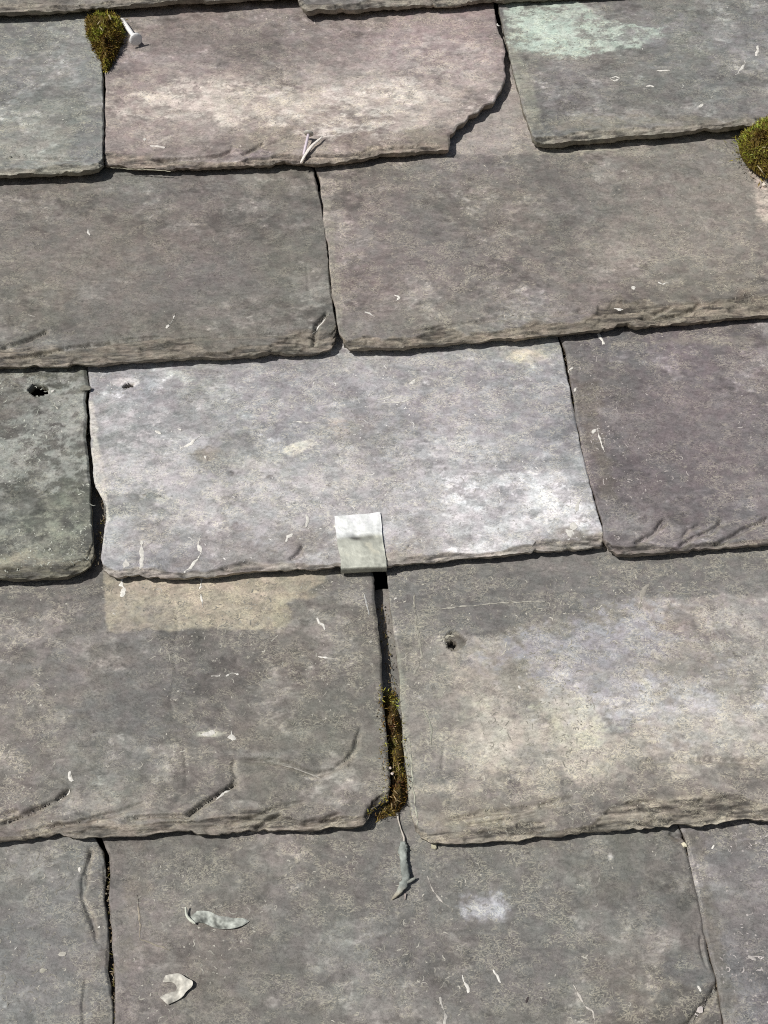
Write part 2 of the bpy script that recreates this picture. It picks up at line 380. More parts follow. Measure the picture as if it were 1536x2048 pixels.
# --- underlay and battens, seen only as darkness through the open joints
def box(name, x0, x1, y0, y1, z0, z1, mat, tint, parent):
    me = bpy.data.meshes.new(name)
    v = [(x, y, z) for x in (x0, x1) for y in (y0, y1) for z in (z0, z1)]
    me.from_pydata(v, [], [(0, 1, 3, 2), (4, 6, 7, 5), (0, 4, 5, 1), (2, 3, 7, 6), (0, 2, 6, 4), (1, 5, 7, 3)])
    setcol(me, np.tile(tint, (8, 1))); return link(name, me, mat, parent)
box('underlay', -1.5, 1.5, -0.55, 1.25, -0.075, -0.070, FELT, (0.02, 0.02, 0.02), roof)
for k in range(-3, 7):
    box('batten', -1.45, 1.45, k * G + 0.235, k * G + 0.268, -0.062, -0.0228, WOOD, (0.09, 0.065, 0.045), roof)

# --- the slates one can see, course by course (k = 4 at the top of the frame, k = -1 at its foot)
BR = (0.20, 0.178, 0.14)
build_slate('T1', 4, [(-420, -300), (-400, 20)], [(-400, 30), (-200, 28), (0, 22), (100, 17), (200, 10), (330, 0), (480, -8), (592, -14)], [(572, -300), (590, -40), (592, -14)],
            (0.19, 0.178, 0.155), 101, lift=(2.5, 3.5), bdepth=3.0, edge_tint=(0.24, 0.22, 0.175), lich=0.9)
build_slate('T2', 4, [(572, -300), (588, -30), (598, 2)], [(598, 2), (604, 12), (616, 20), (660, 18), (768, 10), (880, 4), (960, -2), (1100, -10), (1330, -22)], [(1320, -300), (1330, -22)],
            (0.20, 0.185, 0.165), 111, lift=(1.5, 1.0), edge_tint=(0.26, 0.24, 0.19))
build_slate('T3', 4, [(1325, -300), (1335, -22)], [(1335, -22), (1600, -40), (2050, -70)], [(2000, -300), (2050, -70)], (0.18, 0.17, 0.16), 121, res=3)

build_slate('A', 3, [(-600, 20), (-600, 360)], [(-600, 372), (-300, 358), (0, 344), (90, 341), (180, 337), (198, 332), (206, 322)], [(190, 10), (200, 60), (206, 150), (207, 240), (206, 322)],
            (0.235, 0.238, 0.215), 131, lift=(3.5, 3.0), band=7, edge_tint=(0.27, 0.25, 0.19), lich=1.0, thick=6.5,
            patches=[('ell', (60, 290, 190, 40), (0.34, 0.33, 0.28), 0.7, 9, 0.6), ('ell', (40, 60, 160, 40), (0.20, 0.20, 0.19), 0.6, 10, 0.2),
                     ('poly', [(150, 250), (206, 240), (206, 330), (130, 330)], (0.19, 0.195, 0.19), 0.7, 4, 0.1)],
            steps=[([(180, 322), (90, 322), (40, 318), (0, 325)], 1.0, 8)])
build_slate('B', 3, [(196, 10), (208, 120), (210, 200), (209, 324)],
            [(209, 324), (280, 330), (345, 334), (420, 329), (465, 327), (540, 324), (600, 321), (628, 324), (690, 316), (768, 305), (840, 301), (898, 297)],
            [(985, -20), (993, 40), (1010, 98), (1006, 120), (1009, 138), (1015, 152), (1006, 166), (1001, 178), (990, 190), (987, 203), (970, 208), (957, 222), (938, 228), (930, 243), (914, 249), (906, 264), (899, 268), (901, 282), (898, 297)],
            (0.25, 0.213, 0.193), 141, lift=(0.4, 0.2), thick=6.0, band=6, bdepth=2.8, edge_tint=(0.23, 0.20, 0.15), lich=0.6, mottle=0.22, jag=1.5,
            label='pinkish slate with cream bloom and a broken lower right corner',
            patches=[('ell', (900, 80, 150, 80), (0.36, 0.29, 0.275), 0.8, 14, 0.45), ('ell', (820, 130, 170, 50), (0.50, 0.44, 0.40), 0.7, 12, 0.85), ('ell', (330, 160, 120, 50), (0.31, 0.255, 0.235), 0.7, 10, 0.4),
                     ('ell', (560, 215, 380, 75), (0.44, 0.385, 0.335), 0.8, 16, 0.6), ('ell', (420, 215, 190, 42), (0.70, 0.63, 0.55), 0.95, 11, 0.75), ('ell', (560, 200, 120, 30), (0.55, 0.49, 0.42), 0.8, 10, 0.55),
                     ('ell', (740, 200, 120, 48), (0.74, 0.68, 0.60), 0.95, 11, 0.75), ('ell', (850, 225, 110, 40), (0.50, 0.44, 0.385), 0.85, 12, 0.5),
                     ('ell', (300, 265, 90, 30), (0.40, 0.34, 0.31), 0.7, 9, 0.4), ('ell', (690, 130, 90, 40), (0.36, 0.31, 0.285), 0.6, 10, 0.5),
                     ('ell', (520, 90, 170, 50), (0.21, 0.185, 0.165), 0.6, 12, 0.3), ('ell', (560, 285, 90, 22), (0.25, 0.215, 0.17), 0.6, 7, 0.3),
                     ('ell', (860, 280, 60, 18), (0.25, 0.225, 0.175), 0.7, 6, 0.3)],
            steps=[([(530, 284), (500, 300), (480, 310)], 1.2, 6), ([(470, 296), (440, 310), (380, 316), (300, 318)], 1.3, 9), ([(610, 268), (570, 275), (520, 296)], 0.6, 10)],
            grooves=[([(1014, 102), (960, 105), (930, 108), (895, 116)], 1.6, 0.5), ([(563, 125), (567, 150), (564, 185)], 0.5, 0.6), ([(214, 184), (240, 193), (258, 213)], 0.9, 0.6)])
build_slate('C', 3, [(990, -30), (997, 10), (1018, 100), (1033, 170), (1055, 245), (1066, 274)],
            [(1066, 274), (1074, 280), (1110, 281), (1180, 275), (1270, 265), (1350, 257), (1440, 249), (1536, 240), (1860, 220)], [(1800, -30), (1860, 220)],
            (0.195, 0.192, 0.175), 151, lift=(1.5, 6.5), thick=7, band=8, bdepth=3.2, edge_tint=(0.25, 0.23, 0.175), lich=0.55,
            label='grey slate with a pale mint green streak near the top of the frame',
            patches=[('poly', [(1000, 0), (1090, -10), (1160, 20), (1240, 50), (1335, 56), (1330, 78), (1270, 98), (1200, 116), (1130, 118), (1060, 106), (1022, 102)], (0.47, 0.53, 0.45), 0.95, 4.5, 0.8),
                     ('poly', [(1030, 40), (1150, 40), (1170, 100), (1060, 100)], (0.52, 0.61, 0.52), 0.75, 8, 0.75),
                     ('poly', [(1015, 90), (1040, 100), (1085, 262), (1060, 268)], (0.33, 0.325, 0.26), 0.7, 4, 0.5),  # yellowish strip along the left edge is sunlight put into the colour
                     ('ell', (1420, 80, 110, 40), (0.27, 0.262, 0.26), 0.6, 14, 0.5), ('ell', (1250, 250, 200, 14), (0.27, 0.25, 0.20), 0.7, 6, 0.6)],
            grooves=[([(1020, 105), (1130, 122), (1260, 124)], 0.4, 0.8)])

build_slate('D', 2, [(-330, 370), (-330, 745)], [(-330, 752), (-100, 738), (0, 730), (120, 727), (192, 727), (240, 721), (300, 717), (400, 711), (450, 712), (500, 706), (580, 703), (640, 699), (662, 690), (672, 668)],
            [(622, 325), (634, 360), (641, 400), (655, 500), (663, 580), (671, 640), (672, 668)],
            (0.175, 0.162, 0.142), 161, lift=(0.4, 0.6), thick=6.4, band=10, bdepth=3.6, edge_tint=(0.19, 0.168, 0.125), lich=0.35, mottle=0.11,
            steps=[([(98, 658), (50, 680), (-5, 697)], 1.6, 9), ([(195, 686), (140, 694), (60, 708), (0, 713)], 1.5, 8), ([(330, 672), (250, 680), (190, 690), (150, 694)], 1.2, 8),
                   ([(654, 622), (633, 648), (624, 690)], 1.4, 9), ([(580, 668), (450, 672), (330, 682)], 0.7, 6)],
            patches=[('ell', (60, 480, 180, 60), (0.20, 0.18, 0.155), 0.6, 16, 0.3), ('ell', (330, 580, 200, 60), (0.195, 0.183, 0.165), 0.5, 16, 0.3)],
            grooves=[([(613, 530), (618, 585)], 0.6, 0.6)])
build_slate('E', 2, [(627, 330), (638, 350), (645, 420), (657, 510), (665, 590), (677, 660), (683, 684)],
            [(688, 684), (697, 692), (770, 692), (870, 685), (950, 679), (1050, 672), (1120, 664), (1200, 656), (1228, 651), (1238, 644), (1256, 643), (1275, 651), (1330, 645), (1400, 638), (1536, 627), (1640, 620)],
            [(1545, 240), (1590, 440), (1640, 620)],
            (0.205, 0.185, 0.163), 171, lift=(1.6, 0.8), thick=6.6, band=12, bdepth=3.8, edge_tint=(0.20, 0.175, 0.125), lich=0.8, mottle=0.13,
            label='wide warm grey slate with a ragged stepped lower edge',
            patches=[('poly', [(1005, 110), (1040, 180), (1075, 300), (1000, 312), (880, 310), (900, 260)], (0.43, 0.385, 0.345), 0.8, 4, 0.3),
                     ('ell', (1370, 440, 190, 110), (0.275, 0.25, 0.215), 0.8, 18, 0.35), ('ell', (1110, 430, 70, 120), (0.165, 0.155, 0.14), 0.65, 16, 0.2),
                     ('ell', (820, 490, 120, 70), (0.225, 0.20, 0.185), 0.6, 14, 0.4), ('poly', [(1500, 350), (1540, 340), (1545, 440), (1518, 430)], (0.62, 0.53, 0.44), 0.85, 5, 0.6),
                     ('ell', (1150, 305, 190, 7), (0.33, 0.31, 0.26), 0.6, 3, 0.5), ('poly', [(645, 400), (660, 400), (690, 680), (676, 680)], (0.33, 0.31, 0.245), 0.55, 2, 0.5),  # pale strip down the left edge is painted sunlight
                     ('ell', (1440, 320, 120, 40), (0.25, 0.235, 0.21), 0.6, 10, 0.4)],
            steps=[([(1404, 606), (1375, 622), (1330, 630), (1270, 636)], 1.5, 9), ([(1200, 618), (1100, 630), (980, 640), (880, 655), (790, 670)], 0.9, 8), ([(1345, 612), (1310, 626), (1280, 632)], 0.8, 6)])

build_slate('F', 1, [(-700, 750), (-720, 1160)], [(-720, 1185), (-300, 1172), (0, 1155), (50, 1156), (90, 1153), (135, 1151), (160, 1144), (180, 1128), (188, 1106)],
            [(172, 730), (176, 770), (168, 800), (173, 830), (170, 870), (177, 930), (181, 990), (186, 1060), (188, 1106)],
            (0.098, 0.099, 0.084), 181, lift=(1.0, 1.8), thick=6.8, band=6, bdepth=2.8, edge_tint=(0.20, 0.185, 0.13), lich=0.55, mottle=0.3,
            label='dark green grey slate mottled with pale lichen and pierced by a round nail hole',
            holes=[[(53, 778), (65, 767), (82, 765), (100, 776), (98, 790), (72, 800), (57, 789)]],
            patches=[('ell', (90, 800, 90, 70), (0.36, 0.37, 0.33), 0.78, 12, 1.0), ('ell', (60, 900, 110, 70), (0.34, 0.35, 0.31), 0.7, 14, 1.0),
                     ('ell', (80, 1080, 90, 50), (0.31, 0.315, 0.255), 0.75, 12, 0.95), ('ell', (130, 1020, 50, 70), (0.22, 0.235, 0.18), 0.7, 10, 0.7), ('ell', (20, 1130, 60, 16), (0.36, 0.34, 0.25), 0.7, 6, 0.5),
                     ('ell', (5, 770, 40, 50), (0.19, 0.178, 0.155), 0.7, 8, 0.2)])
build_slate('G', 1, [(172, 725), (178, 770), (176, 800), (180, 890), (186, 950), (192, 972), (203, 990), (212, 1012), (213, 1040), (207, 1080), (202, 1115), (207, 1138)],
            [(207, 1138), (216, 1147), (232, 1152), (300, 1153), (340, 1155), (400, 1154), (440, 1150), (482, 1142), (540, 1140), (600, 1138), (670, 1133), (780, 1130), (840, 1124), (900, 1117), (1000, 1108), (1100, 1098), (1160, 1094), (1206, 1089)],
            [(1112, 660), (1126, 695), (1132, 730), (1142, 780), (1154, 850), (1170, 930), (1188, 1000), (1203, 1055), (1206, 1089)],
            (0.33, 0.324, 0.314), 191, lift=(0.6, 0.6), thick=5.6, band=5, bdepth=2.4, edge_tint=(0.27, 0.235, 0.185), lich=0.8, mottle=0.17,
            label='pale lilac grey slate held by the metal clip, lightest slate in the picture',
            holes=[[(238, 773), (254, 763), (273, 763), (268, 774), (248, 780)]],
            patches=[('ell', (1060, 1000, 140, 55), (0.80, 0.80, 0.79), 0.95, 14, 0.8), ('ell', (850, 940, 150, 60), (0.68, 0.66, 0.64), 0.9, 18, 0.8), ('ell', (930, 1060, 150, 36), (0.70, 0.69, 0.67), 0.9, 10, 0.8),
                     ('ell', (540, 1000, 300, 80), (0.52, 0.505, 0.49), 0.8, 20, 0.65), ('ell', (300, 900, 90, 110), (0.62, 0.60, 0.58), 0.85, 14, 0.75), ('poly', [(560, 905), (585, 885), (620, 880), (640, 888), (612, 900), (585, 915)], (0.70, 0.68, 0.58), 0.95, 1.5, 0.35), ('ell', (690, 850, 50, 26), (0.52, 0.45, 0.38), 0.8, 5, 0.8), ('ell', (460, 948, 7, 5), (0.12, 0.11, 0.10), 0.9, 1.2, 0.1), ('ell', (290, 990, 7, 4), (0.14, 0.13, 0.12), 0.9, 1.2, 0.1), ('ell', (658, 972, 7, 5), (0.16, 0.14, 0.12), 0.9, 1.2, 0.1), ('ell', (540, 955, 6, 4), (0.16, 0.14, 0.12), 0.8, 1.2, 0.1), ('ell', (470, 1052, 9, 12), (0.17, 0.13, 0.12), 0.8, 1.5, 0.3), ('ell', (500, 930, 40, 14), (0.58, 0.57, 0.50), 0.7, 4, 0.6), ('ell', (375, 895, 40, 14), (0.60, 0.61, 0.60), 0.7, 4, 0.6),
                     ('poly', [(176, 800), (186, 800), (215, 990), (225, 1060), (212, 1060), (210, 1010), (186, 960)], (0.66, 0.63, 0.55), 0.95, 2, 0.3),
                     ('ell', (235, 1060, 30, 60), (0.44, 0.45, 0.44), 0.7, 6, 0.4), ('ell', (1050, 712, 30, 11), (0.66, 0.61, 0.48), 0.95, 4, 0.55),
                     ('ell', (740, 850, 80, 75), (0.235, 0.23, 0.215), 0.8, 10, 0.35), ('ell', (640, 740, 380, 36), (0.27, 0.262, 0.262), 0.7, 10, 0.4), ('ell', (700, 960, 60, 40), (0.60, 0.57, 0.52), 0.7, 8, 0.8), ('ell', (560, 1090, 300, 26), (0.29, 0.265, 0.245), 0.7, 9, 0.3), ('ell', (1120, 1075, 90, 16), (0.24, 0.215, 0.17), 0.75, 6, 0.3),
                     ('ell', (410, 908, 22, 13), (0.27, 0.235, 0.18), 0.7, 4, 0.3), ('ell', (790, 797, 42, 9), (0.52, 0.51, 0.48), 0.8, 2.5, 0.4), ('ell', (253, 764, 24, 8), (0.72, 0.70, 0.66), 1.0, 1.6, 0.2),
                     ('ell', (640, 770, 300, 40), (0.30, 0.282, 0.285), 0.7, 16, 0.3), ('ell', (800, 900, 500, 130), (0.46, 0.45, 0.45), 0.5, 30, 0.8)],
            steps=[([(606, 1088), (596, 1106), (575, 1120)], 1.1, 8), ([(500, 1122), (470, 1130), (440, 1136)], 0.8, 6)],
            grooves=[([(822, 1090), (810, 1102)], 1.2, 0.7), ([(258, 985), (270, 975), (280, 968)], 0.5, 0.5)])
build_slate('H', 1, [(1116, 668), (1130, 700), (1144, 780), (1154, 850), (1170, 920), (1188, 985), (1205, 1045), (1207, 1078), (1216, 1097)],
            [(1222, 1097), (1232, 1105), (1250, 1107), (1300, 1104), (1360, 1100), (1440, 1092), (1536, 1085), (1800, 1068), (2180, 1040)], [(2060, 630), (2180, 1040)],
            (0.178, 0.160, 0.155), 201, lift=(0.6, 2.2), thick=6.4, band=6, bdepth=3.0, edge_tint=(0.20, 0.176, 0.145), lich=0.8, mottle=0.12,
            patches=[('ell', (1400, 900, 160, 130), (0.195, 0.168, 0.166), 0.6, 20, 0.3), ('poly', [(1140, 760), (1200, 760), (1235, 1000), (1205, 1000)], (0.165, 0.145, 0.118), 0.6, 6, 0.2),
                     ('ell', (1250, 1050, 40, 24), (0.27, 0.26, 0.25), 0.7, 6, 0.5), ('ell', (1440, 683, 140, 7), (0.28, 0.255, 0.22), 0.7, 3, 0.5), ('ell', (1500, 960, 80, 90), (0.22, 0.198, 0.19), 0.6, 14, 0.4)],
            steps=[([(1332, 1038), (1305, 1068), (1262, 1090)], 1.3, 7), ([(1448, 1040), (1420, 1062), (1385, 1074), (1350, 1098)], 1.4, 8), ([(1545, 1034), (1500, 1052), (1455, 1076), (1420, 1092)], 1.4, 8), ([(1400, 1050), (1375, 1060), (1360, 1078)], 0.8, 5)])

build_slate('I', 0, [(-420, 1160), (-470, 1690)], [(-470, 1712), (-200, 1694), (0, 1682), (100, 1677), (200, 1673), (290, 1668), (340, 1664), (366, 1658), (384, 1658), (396, 1665), (470, 1663), (560, 1659), (640, 1655), (700, 1652), (728, 1648), (738, 1634), (744, 1618), (760, 1606), (777, 1600)],
            [(735, 1120), (746, 1150), (749, 1200), (757, 1270), (764, 1340), (765, 1390), (771, 1480), (778, 1545), (777, 1600)],
            (0.178, 0.165, 0.144), 211, lift=(0.8, 1.0), thick=6.6, band=6, bdepth=3.0, edge_tint=(0.215, 0.192, 0.152), lich=0.8, mottle=0.15, head=0.252,
            label='large dark slate with a tan unweathered patch and split lower edge',
            patches=[('poly', [(206, 1150), (240, 1152), (500, 1145), (660, 1140), (650, 1165), (610, 1190), (560, 1206), (566, 1240), (545, 1255), (420, 1258), (290, 1262), (218, 1268), (212, 1210)], (0.43, 0.385, 0.29), 0.9, 2.4, 0.42),
                     ('ell', (360, 1185, 120, 28), (0.50, 0.43, 0.34), 0.75, 7, 0.75), ('ell', (560, 1225, 18, 32), (0.44, 0.40, 0.28), 0.7, 4, 0.4), ('ell', (590, 1190, 45, 6), (0.45, 0.40, 0.29), 0.7, 2.5, 0.4),
                     ('ell', (230, 1400, 130, 80), (0.19, 0.185, 0.172), 0.7, 18, 0.4), ('ell', (40, 1430, 120, 140), (0.195, 0.182, 0.155), 0.6, 20, 0.4),
                     ('ell', (330, 1628, 100, 22), (0.29, 0.262, 0.225), 0.7, 8, 0.5), ('ell', (70, 1655, 90, 16), (0.28, 0.25, 0.20), 0.7, 6, 0.5), ('ell', (470, 1640, 70, 20), (0.25, 0.225, 0.19), 0.6, 7, 0.4),
                     ('ell', (540, 1508, 80, 6), (0.25, 0.238, 0.21), 0.7, 3, 0.3), ('ell', (420, 1470, 22, 6), (0.55, 0.55, 0.44), 0.9, 2, 0.4), ('ell', (700, 1180, 60, 30), (0.22, 0.212, 0.198), 0.6, 8, 0.5)],
            steps=[([(484, 1556), (456, 1574), (402, 1608), (372, 1631), (320, 1630), (270, 1634), (236, 1642)], 2.6, 12), ([(146, 1574), (112, 1600), (60, 1624), (-10, 1650)], 2.3, 10),
                   ([(722, 1448), (713, 1474), (712, 1494), (690, 1520), (662, 1540), (630, 1548), (585, 1530), (545, 1520), (460, 1520)], 1.0, 14), ([(470, 1518), (462, 1535), (470, 1556), (456, 1574)], 0.7, 8), ([(300, 1600), (240, 1622), (180, 1640), (100, 1652), (20, 1668)], 0.9, 7), ([(620, 1600), (560, 1612), (500, 1635), (440, 1650)], 0.8, 8),
                   ([(566, 1626), (532, 1640), (506, 1660)], 1.4, 7), ([(684, 1628), (650, 1638), (600, 1648)], 1.2, 6), ([(760, 1604), (740, 1612), (730, 1640)], 1.2, 6), ([(40, 1620), (10, 1630), (-20, 1640)], 1.0, 6)],
            grooves=[([(350, 1208), (357, 1262), (346, 1300), (352, 1345), (341, 1400), (349, 1450)], 0.45, 0.7), ([(368, 1500), (374, 1550), (371, 1580)], 0.5, 0.6), ([(705, 1508), (698, 1540)], 0.9, 0.6), ([(712, 1478), (707, 1498)], 1.2, 0.8)])
build_slate('J', 0, [(765, 1110), (777, 1160), (781, 1215), (788, 1270), (797, 1340), (802, 1400), (808, 1480), (815, 1560), (822, 1630), (832, 1660)],
            [(832, 1660), (843, 1674), (862, 1683), (900, 1687), (960, 1682), (1050, 1675), (1150, 1666), (1250, 1660), (1340, 1655), (1410, 1650), (1450, 1640), (1490, 1636), (1536, 1641), (1900, 1622)], [(1760, 1060), (1900, 1622)],
            (0.225, 0.210, 0.185), 221, lift=(0.2, 1.8), thick=6.6, band=9, bdepth=3.4, edge_tint=(0.26, 0.235, 0.18), lich=1.0, mottle=0.17, holes=[[(893, 1282), (902, 1277), (913, 1280), (917, 1291), (910, 1298), (896, 1293)]],
            pits=[([(888, 1272), (905, 1262), (918, 1264), (933, 1281), (929, 1289), (911, 1302), (892, 1296)], 2.0, (0.14, 0.128, 0.108))],
            label='broad slate with a pale cream and lilac bloom beside the mossy joint',
            patches=[('ell', (1000, 1390, 190, 100), (0.42, 0.385, 0.32), 0.8, 20, 0.45), ('ell', (1350, 1470, 300, 110), (0.45, 0.41, 0.35), 0.85, 24, 0.45), ('ell', (1080, 1520, 200, 70), (0.47, 0.43, 0.35), 0.8, 20, 0.45),
                     ('ell', (1250, 1310, 190, 90), (0.38, 0.375, 0.385), 0.9, 12, 0.45), ('ell', (1260, 1430, 110, 34), (0.50, 0.50, 0.51), 0.8, 9, 0.5), ('ell', (1470, 1270, 130, 60), (0.31, 0.285, 0.27), 0.6, 14, 0.5),
                     ('ell', (1110, 1440, 110, 24), (0.60, 0.585, 0.44), 0.85, 9, 0.6), ('ell', (1500, 1390, 170, 150), (0.48, 0.455, 0.405), 0.85, 20, 0.6), ('ell', (1330, 1400, 170, 40), (0.56, 0.55, 0.55), 0.8, 10, 0.7), ('ell', (1000, 1470, 150, 50), (0.55, 0.515, 0.43), 0.75, 12, 0.7), ('poly', [(760, 1130), (1540, 1080), (1700, 1060), (1700, 1170), (1330, 1192), (1210, 1205), (1170, 1235), (1090, 1250), (940, 1268), (860, 1275), (780, 1250)], (0.178, 0.172, 0.158), 0.9, 3.2, 0.15), ('ell', (1400, 1330, 70, 45), (0.22, 0.195, 0.16), 0.55, 12, 0.4), ('poly', [(1160, 1570), (1320, 1545), (1560, 1545), (1560, 1625), (1300, 1645), (1120, 1650)], (0.215, 0.195, 0.172), 0.85, 8, 0.25),
                     ('ell', (850, 1470, 55, 150), (0.185, 0.18, 0.16), 0.8, 9, 0.3), ('poly', [(830, 1600), (960, 1600), (1120, 1595), (1100, 1640), (940, 1670), (850, 1670)], (0.225, 0.208, 0.172), 0.75, 5, 0.35), ('ell', (1400, 1508, 170, 10), (0.42, 0.395, 0.345), 0.6, 4, 0.5), ('poly', [(786, 1280), (800, 1280), (835, 1650), (818, 1640)], (0.33, 0.33, 0.26), 0.6, 2, 0.4),  # strip at the sunward left edge painted paler, as if lit
                     ('poly', [(830, 1240), (845, 1240), (835, 1340), (812, 1380), (818, 1330)], (0.36, 0.34, 0.28), 0.6, 4, 0.6), ('ell', (960, 1640, 90, 14), (0.36, 0.33, 0.25), 0.6, 6, 0.5)],
            steps=[([(1160, 1590), (1110, 1603), (1040, 1618), (960, 1626), (880, 1640)], 1.2, 8), ([(1425, 1634), (1380, 1622), (1330, 1612), (1300, 1606)][::-1], 0.0, 8),
                   ([(1540, 1528), (1420, 1518), (1330, 1520), (1240, 1526)], 0.8, 14), ([(1080, 1622), (1000, 1640), (920, 1650)], 1.0, 6)],
            grooves=[([(1300, 1600), (1350, 1612), (1425, 1632)], 0.9, 0.7), ([(888, 1490), (884, 1545)], 0.7, 0.8), ([(880, 1545), (905, 1590), (895, 1625)], 0.4, 0.8)])

vk = survey([(765, 1177)], -1)[0][1]
build_slate('L', -1, [(-760, 1720), (-900, 2300)], [(-900, 2330), (-300, 2300), (225, 2276)], [(190, 1672), (208, 1700), (213, 1740), (211, 1800), (219, 1850), (222, 1900), (217, 1940), (224, 2000), (227, 2050), (225, 2276)],
            (0.172, 0.165, 0.150), 231, lift=(0.4, 0.4), lich=0.7, mottle=0.15,
            patches=[('poly', [(175, 1690), (214, 1690), (222, 1900), (226, 2060), (175, 2060), (195, 1900), (165, 1790)], (0.135, 0.125, 0.108), 0.75, 3, 0.15), ('ell', (70, 1900, 110, 110), (0.19, 0.188, 0.178), 0.7, 18, 0.4)],
            steps=[([(182, 1690), (171, 1740), (163, 1795), (184, 1850), (196, 1900)], 0.8, 14)][:1], grooves=[([(172, 1955), (166, 2010), (169, 2060)], 1.2, 0.7), ([(182, 1702), (181, 1735)], 1.5, 0.8), ([(208, 1730), (209, 1770)], 1.2, 0.6)])
build_slate('K', -1, [(201, 1675), (215, 1712), (217, 1790), (223, 1850), (227, 1950), (230, 2050), (239, 2275)], [(243, 2275), (800, 2250), (1500, 2205)], [(1352, 1640), (1370, 1675), (1386, 1750), (1402, 1830), (1413, 1890), (1421, 1920), (1434, 1958), (1443, 2000), (1447, 2050), (1500, 2205)],
            (0.178, 0.166, 0.147), 241, lift=(0.2, 0.2), lich=0.7, mottle=0.13, head=vk,
            label='large plain dark slate carrying the twig and the dry leaf',
            patches=[('ell', (1100, 1850, 260, 150), (0.172, 0.168, 0.152), 0.7, 25, 0.3), ('ell', (985, 1812, 40, 24), (0.52, 0.53, 0.54), 0.95, 6, 0.75), ('ell', (1220, 1714, 8, 10), (0.62, 0.60, 0.55), 1, 1.5, 0.2),
                     ('ell', (1060, 1750, 200, 50), (0.20, 0.195, 0.172), 0.6, 14, 0.5), ('ell', (500, 1760, 150, 60), (0.19, 0.18, 0.155), 0.5, 16, 0.4), ('ell', (1350, 1930, 60, 60), (0.16, 0.162, 0.152), 0.7, 10, 0.3),
                     ('ell', (800, 1950, 200, 60), (0.185, 0.172, 0.158), 0.5, 20, 0.4), ('ell', (265, 1820, 20, 100), (0.205, 0.182, 0.145), 0.6, 6, 0.4)],
            steps=[([(1372, 1672), (1355, 1672), (1340, 1660)], 1.2, 5), ([(1446, 1950), (1425, 1985), (1405, 2015), (1375, 2050), (1340, 2070)], 1.3, 30)], grooves=[([(1402, 1868), (1400, 1890), (1412, 1925)], 0.9, 0.7), ([(1402, 1870), (1404, 1910), (1416, 1940)], 0.5, 0.7)])
build_slate('M', -1, [(1354, 1640), (1370, 1675), (1387, 1750), (1402, 1825), (1416, 1890), (1422, 1925), (1435, 1955), (1443, 2000), (1447, 2050), (1502, 2205)], [(1508, 2205), (1900, 2180), (2500, 2140)], [(2340, 1600), (2500, 2140)],
            (0.215, 0.202, 0.197), 251, lift=(0.8, 0.8), lich=0.7, mottle=0.16,
            patches=[('poly', [(1370, 1660), (1420, 1680), (1440, 1850), (1480, 2050), (1440, 2060), (1400, 1850)], (0.185, 0.17, 0.14), 0.7, 7, 0.25), ('ell', (1480, 1665, 100, 20), (0.185, 0.172, 0.152), 0.7, 7, 0.2)])

# --- the same slope goes on around the part in the picture
spans = {}
for key, (top, ob, c3) in SURF.items():
    k = {'T': 4, 'A': 3, 'B': 3, 'C': 3, 'D': 2, 'E': 2, 'F': 1, 'G': 1, 'H': 1, 'I': 0, 'J': 0, 'K': -1, 'L': -1, 'M': -1}[key[0]]
    a, b = spans.get(k, (9, -9)); spans[k] = (min(a, top[:, 0].min()), max(b, top[:, 0].max()))
W = 0.281; protos = []
for i in range(5):
    t = np.array([(0.18, 0.166, 0.148), (0.205, 0.19, 0.17), (0.17, 0.166, 0.152), (0.235, 0.21, 0.2), (0.19, 0.178, 0.155)][i])
    ob = build_slate('P%d' % i, 0, [(-W / 2, G), (-W / 2, 0)], [(-W / 2, 0), (0, 0.002), (W / 2, 0)], [(W / 2, G), (W / 2, 0)], t, 300 + 10 * i, uv=True, res=4.0, lich=0.7)
    protos.append([ob, False])
def more_slate(u, k):
    pr = protos[int(rng.integers(0, 5))]
    if not pr[1]: o = pr[0]; pr[1] = True
    else: o = pr[0].copy(); scene.collection.objects.link(o); o.parent = roof
    c = SURF['P%d' % protos.index(pr)][2]
    o.location = (u + c[0], c[1] + k * G + rng.normal(0, 0.0012), c[2])
for k in range(-3, 7):
    lo, hi = spans.get(k, (0.14 * (k % 2) - 0.05, 0.14 * (k % 2) - 0.05))
    u = hi + W / 2 + 0.004
    while u - W / 2 < 1.0: more_slate(u, k); u += W + 0.004
    u = lo - W / 2 - 0.004
    while u + W / 2 > -1.0: more_slate(u, k); u -= W + 0.004

# ------------------------------------------------------------------ small things lying on the roof
def place(name, verts, faces, mat, tint, label=None, category=None, parent=None, group=None, kind=None, sm=True):
    """verts in roof coordinates (metres); a top-level object gets its origin at its own base and the roof's slope."""
    verts = np.asarray(verts, float)
    if parent is None:
        c = np.array((verts[:, 0].mean(), verts[:, 1].mean(), verts[:, 2].min()))
        M = ROOF @ Matrix.Translation(Vector(c))
    else: c = ORIGIN[parent.name]
    me = bpy.data.meshes.new(name); me.from_pydata((verts - c).tolist(), [], faces)
    if sm: smooth(me)
    tint = np.asarray(tint, float); setcol(me, np.clip(np.tile(tint, (len(verts), 1)) if tint.ndim == 1 else tint, 0, 0.9))
    o = link(name, me, mat, parent)
    if parent is None: o.matrix_world = M
    ORIGIN[o.name] = c
    if label: o['label'] = label
    if category: o['category'] = category
    if group: o['group'] = group
    if kind: o['kind'] = kind
    return o
ORIGIN = {}
def root_at(name, c, label, category):
    o = bpy.data.objects.new(name, None); scene.collection.objects.link(o); o.empty_display_size = 0.01
    o.matrix_world = ROOF @ Matrix.Translation(Vector(c)); o['label'] = label; o['category'] = category
    ORIGIN[o.name] = np.array(c); return o

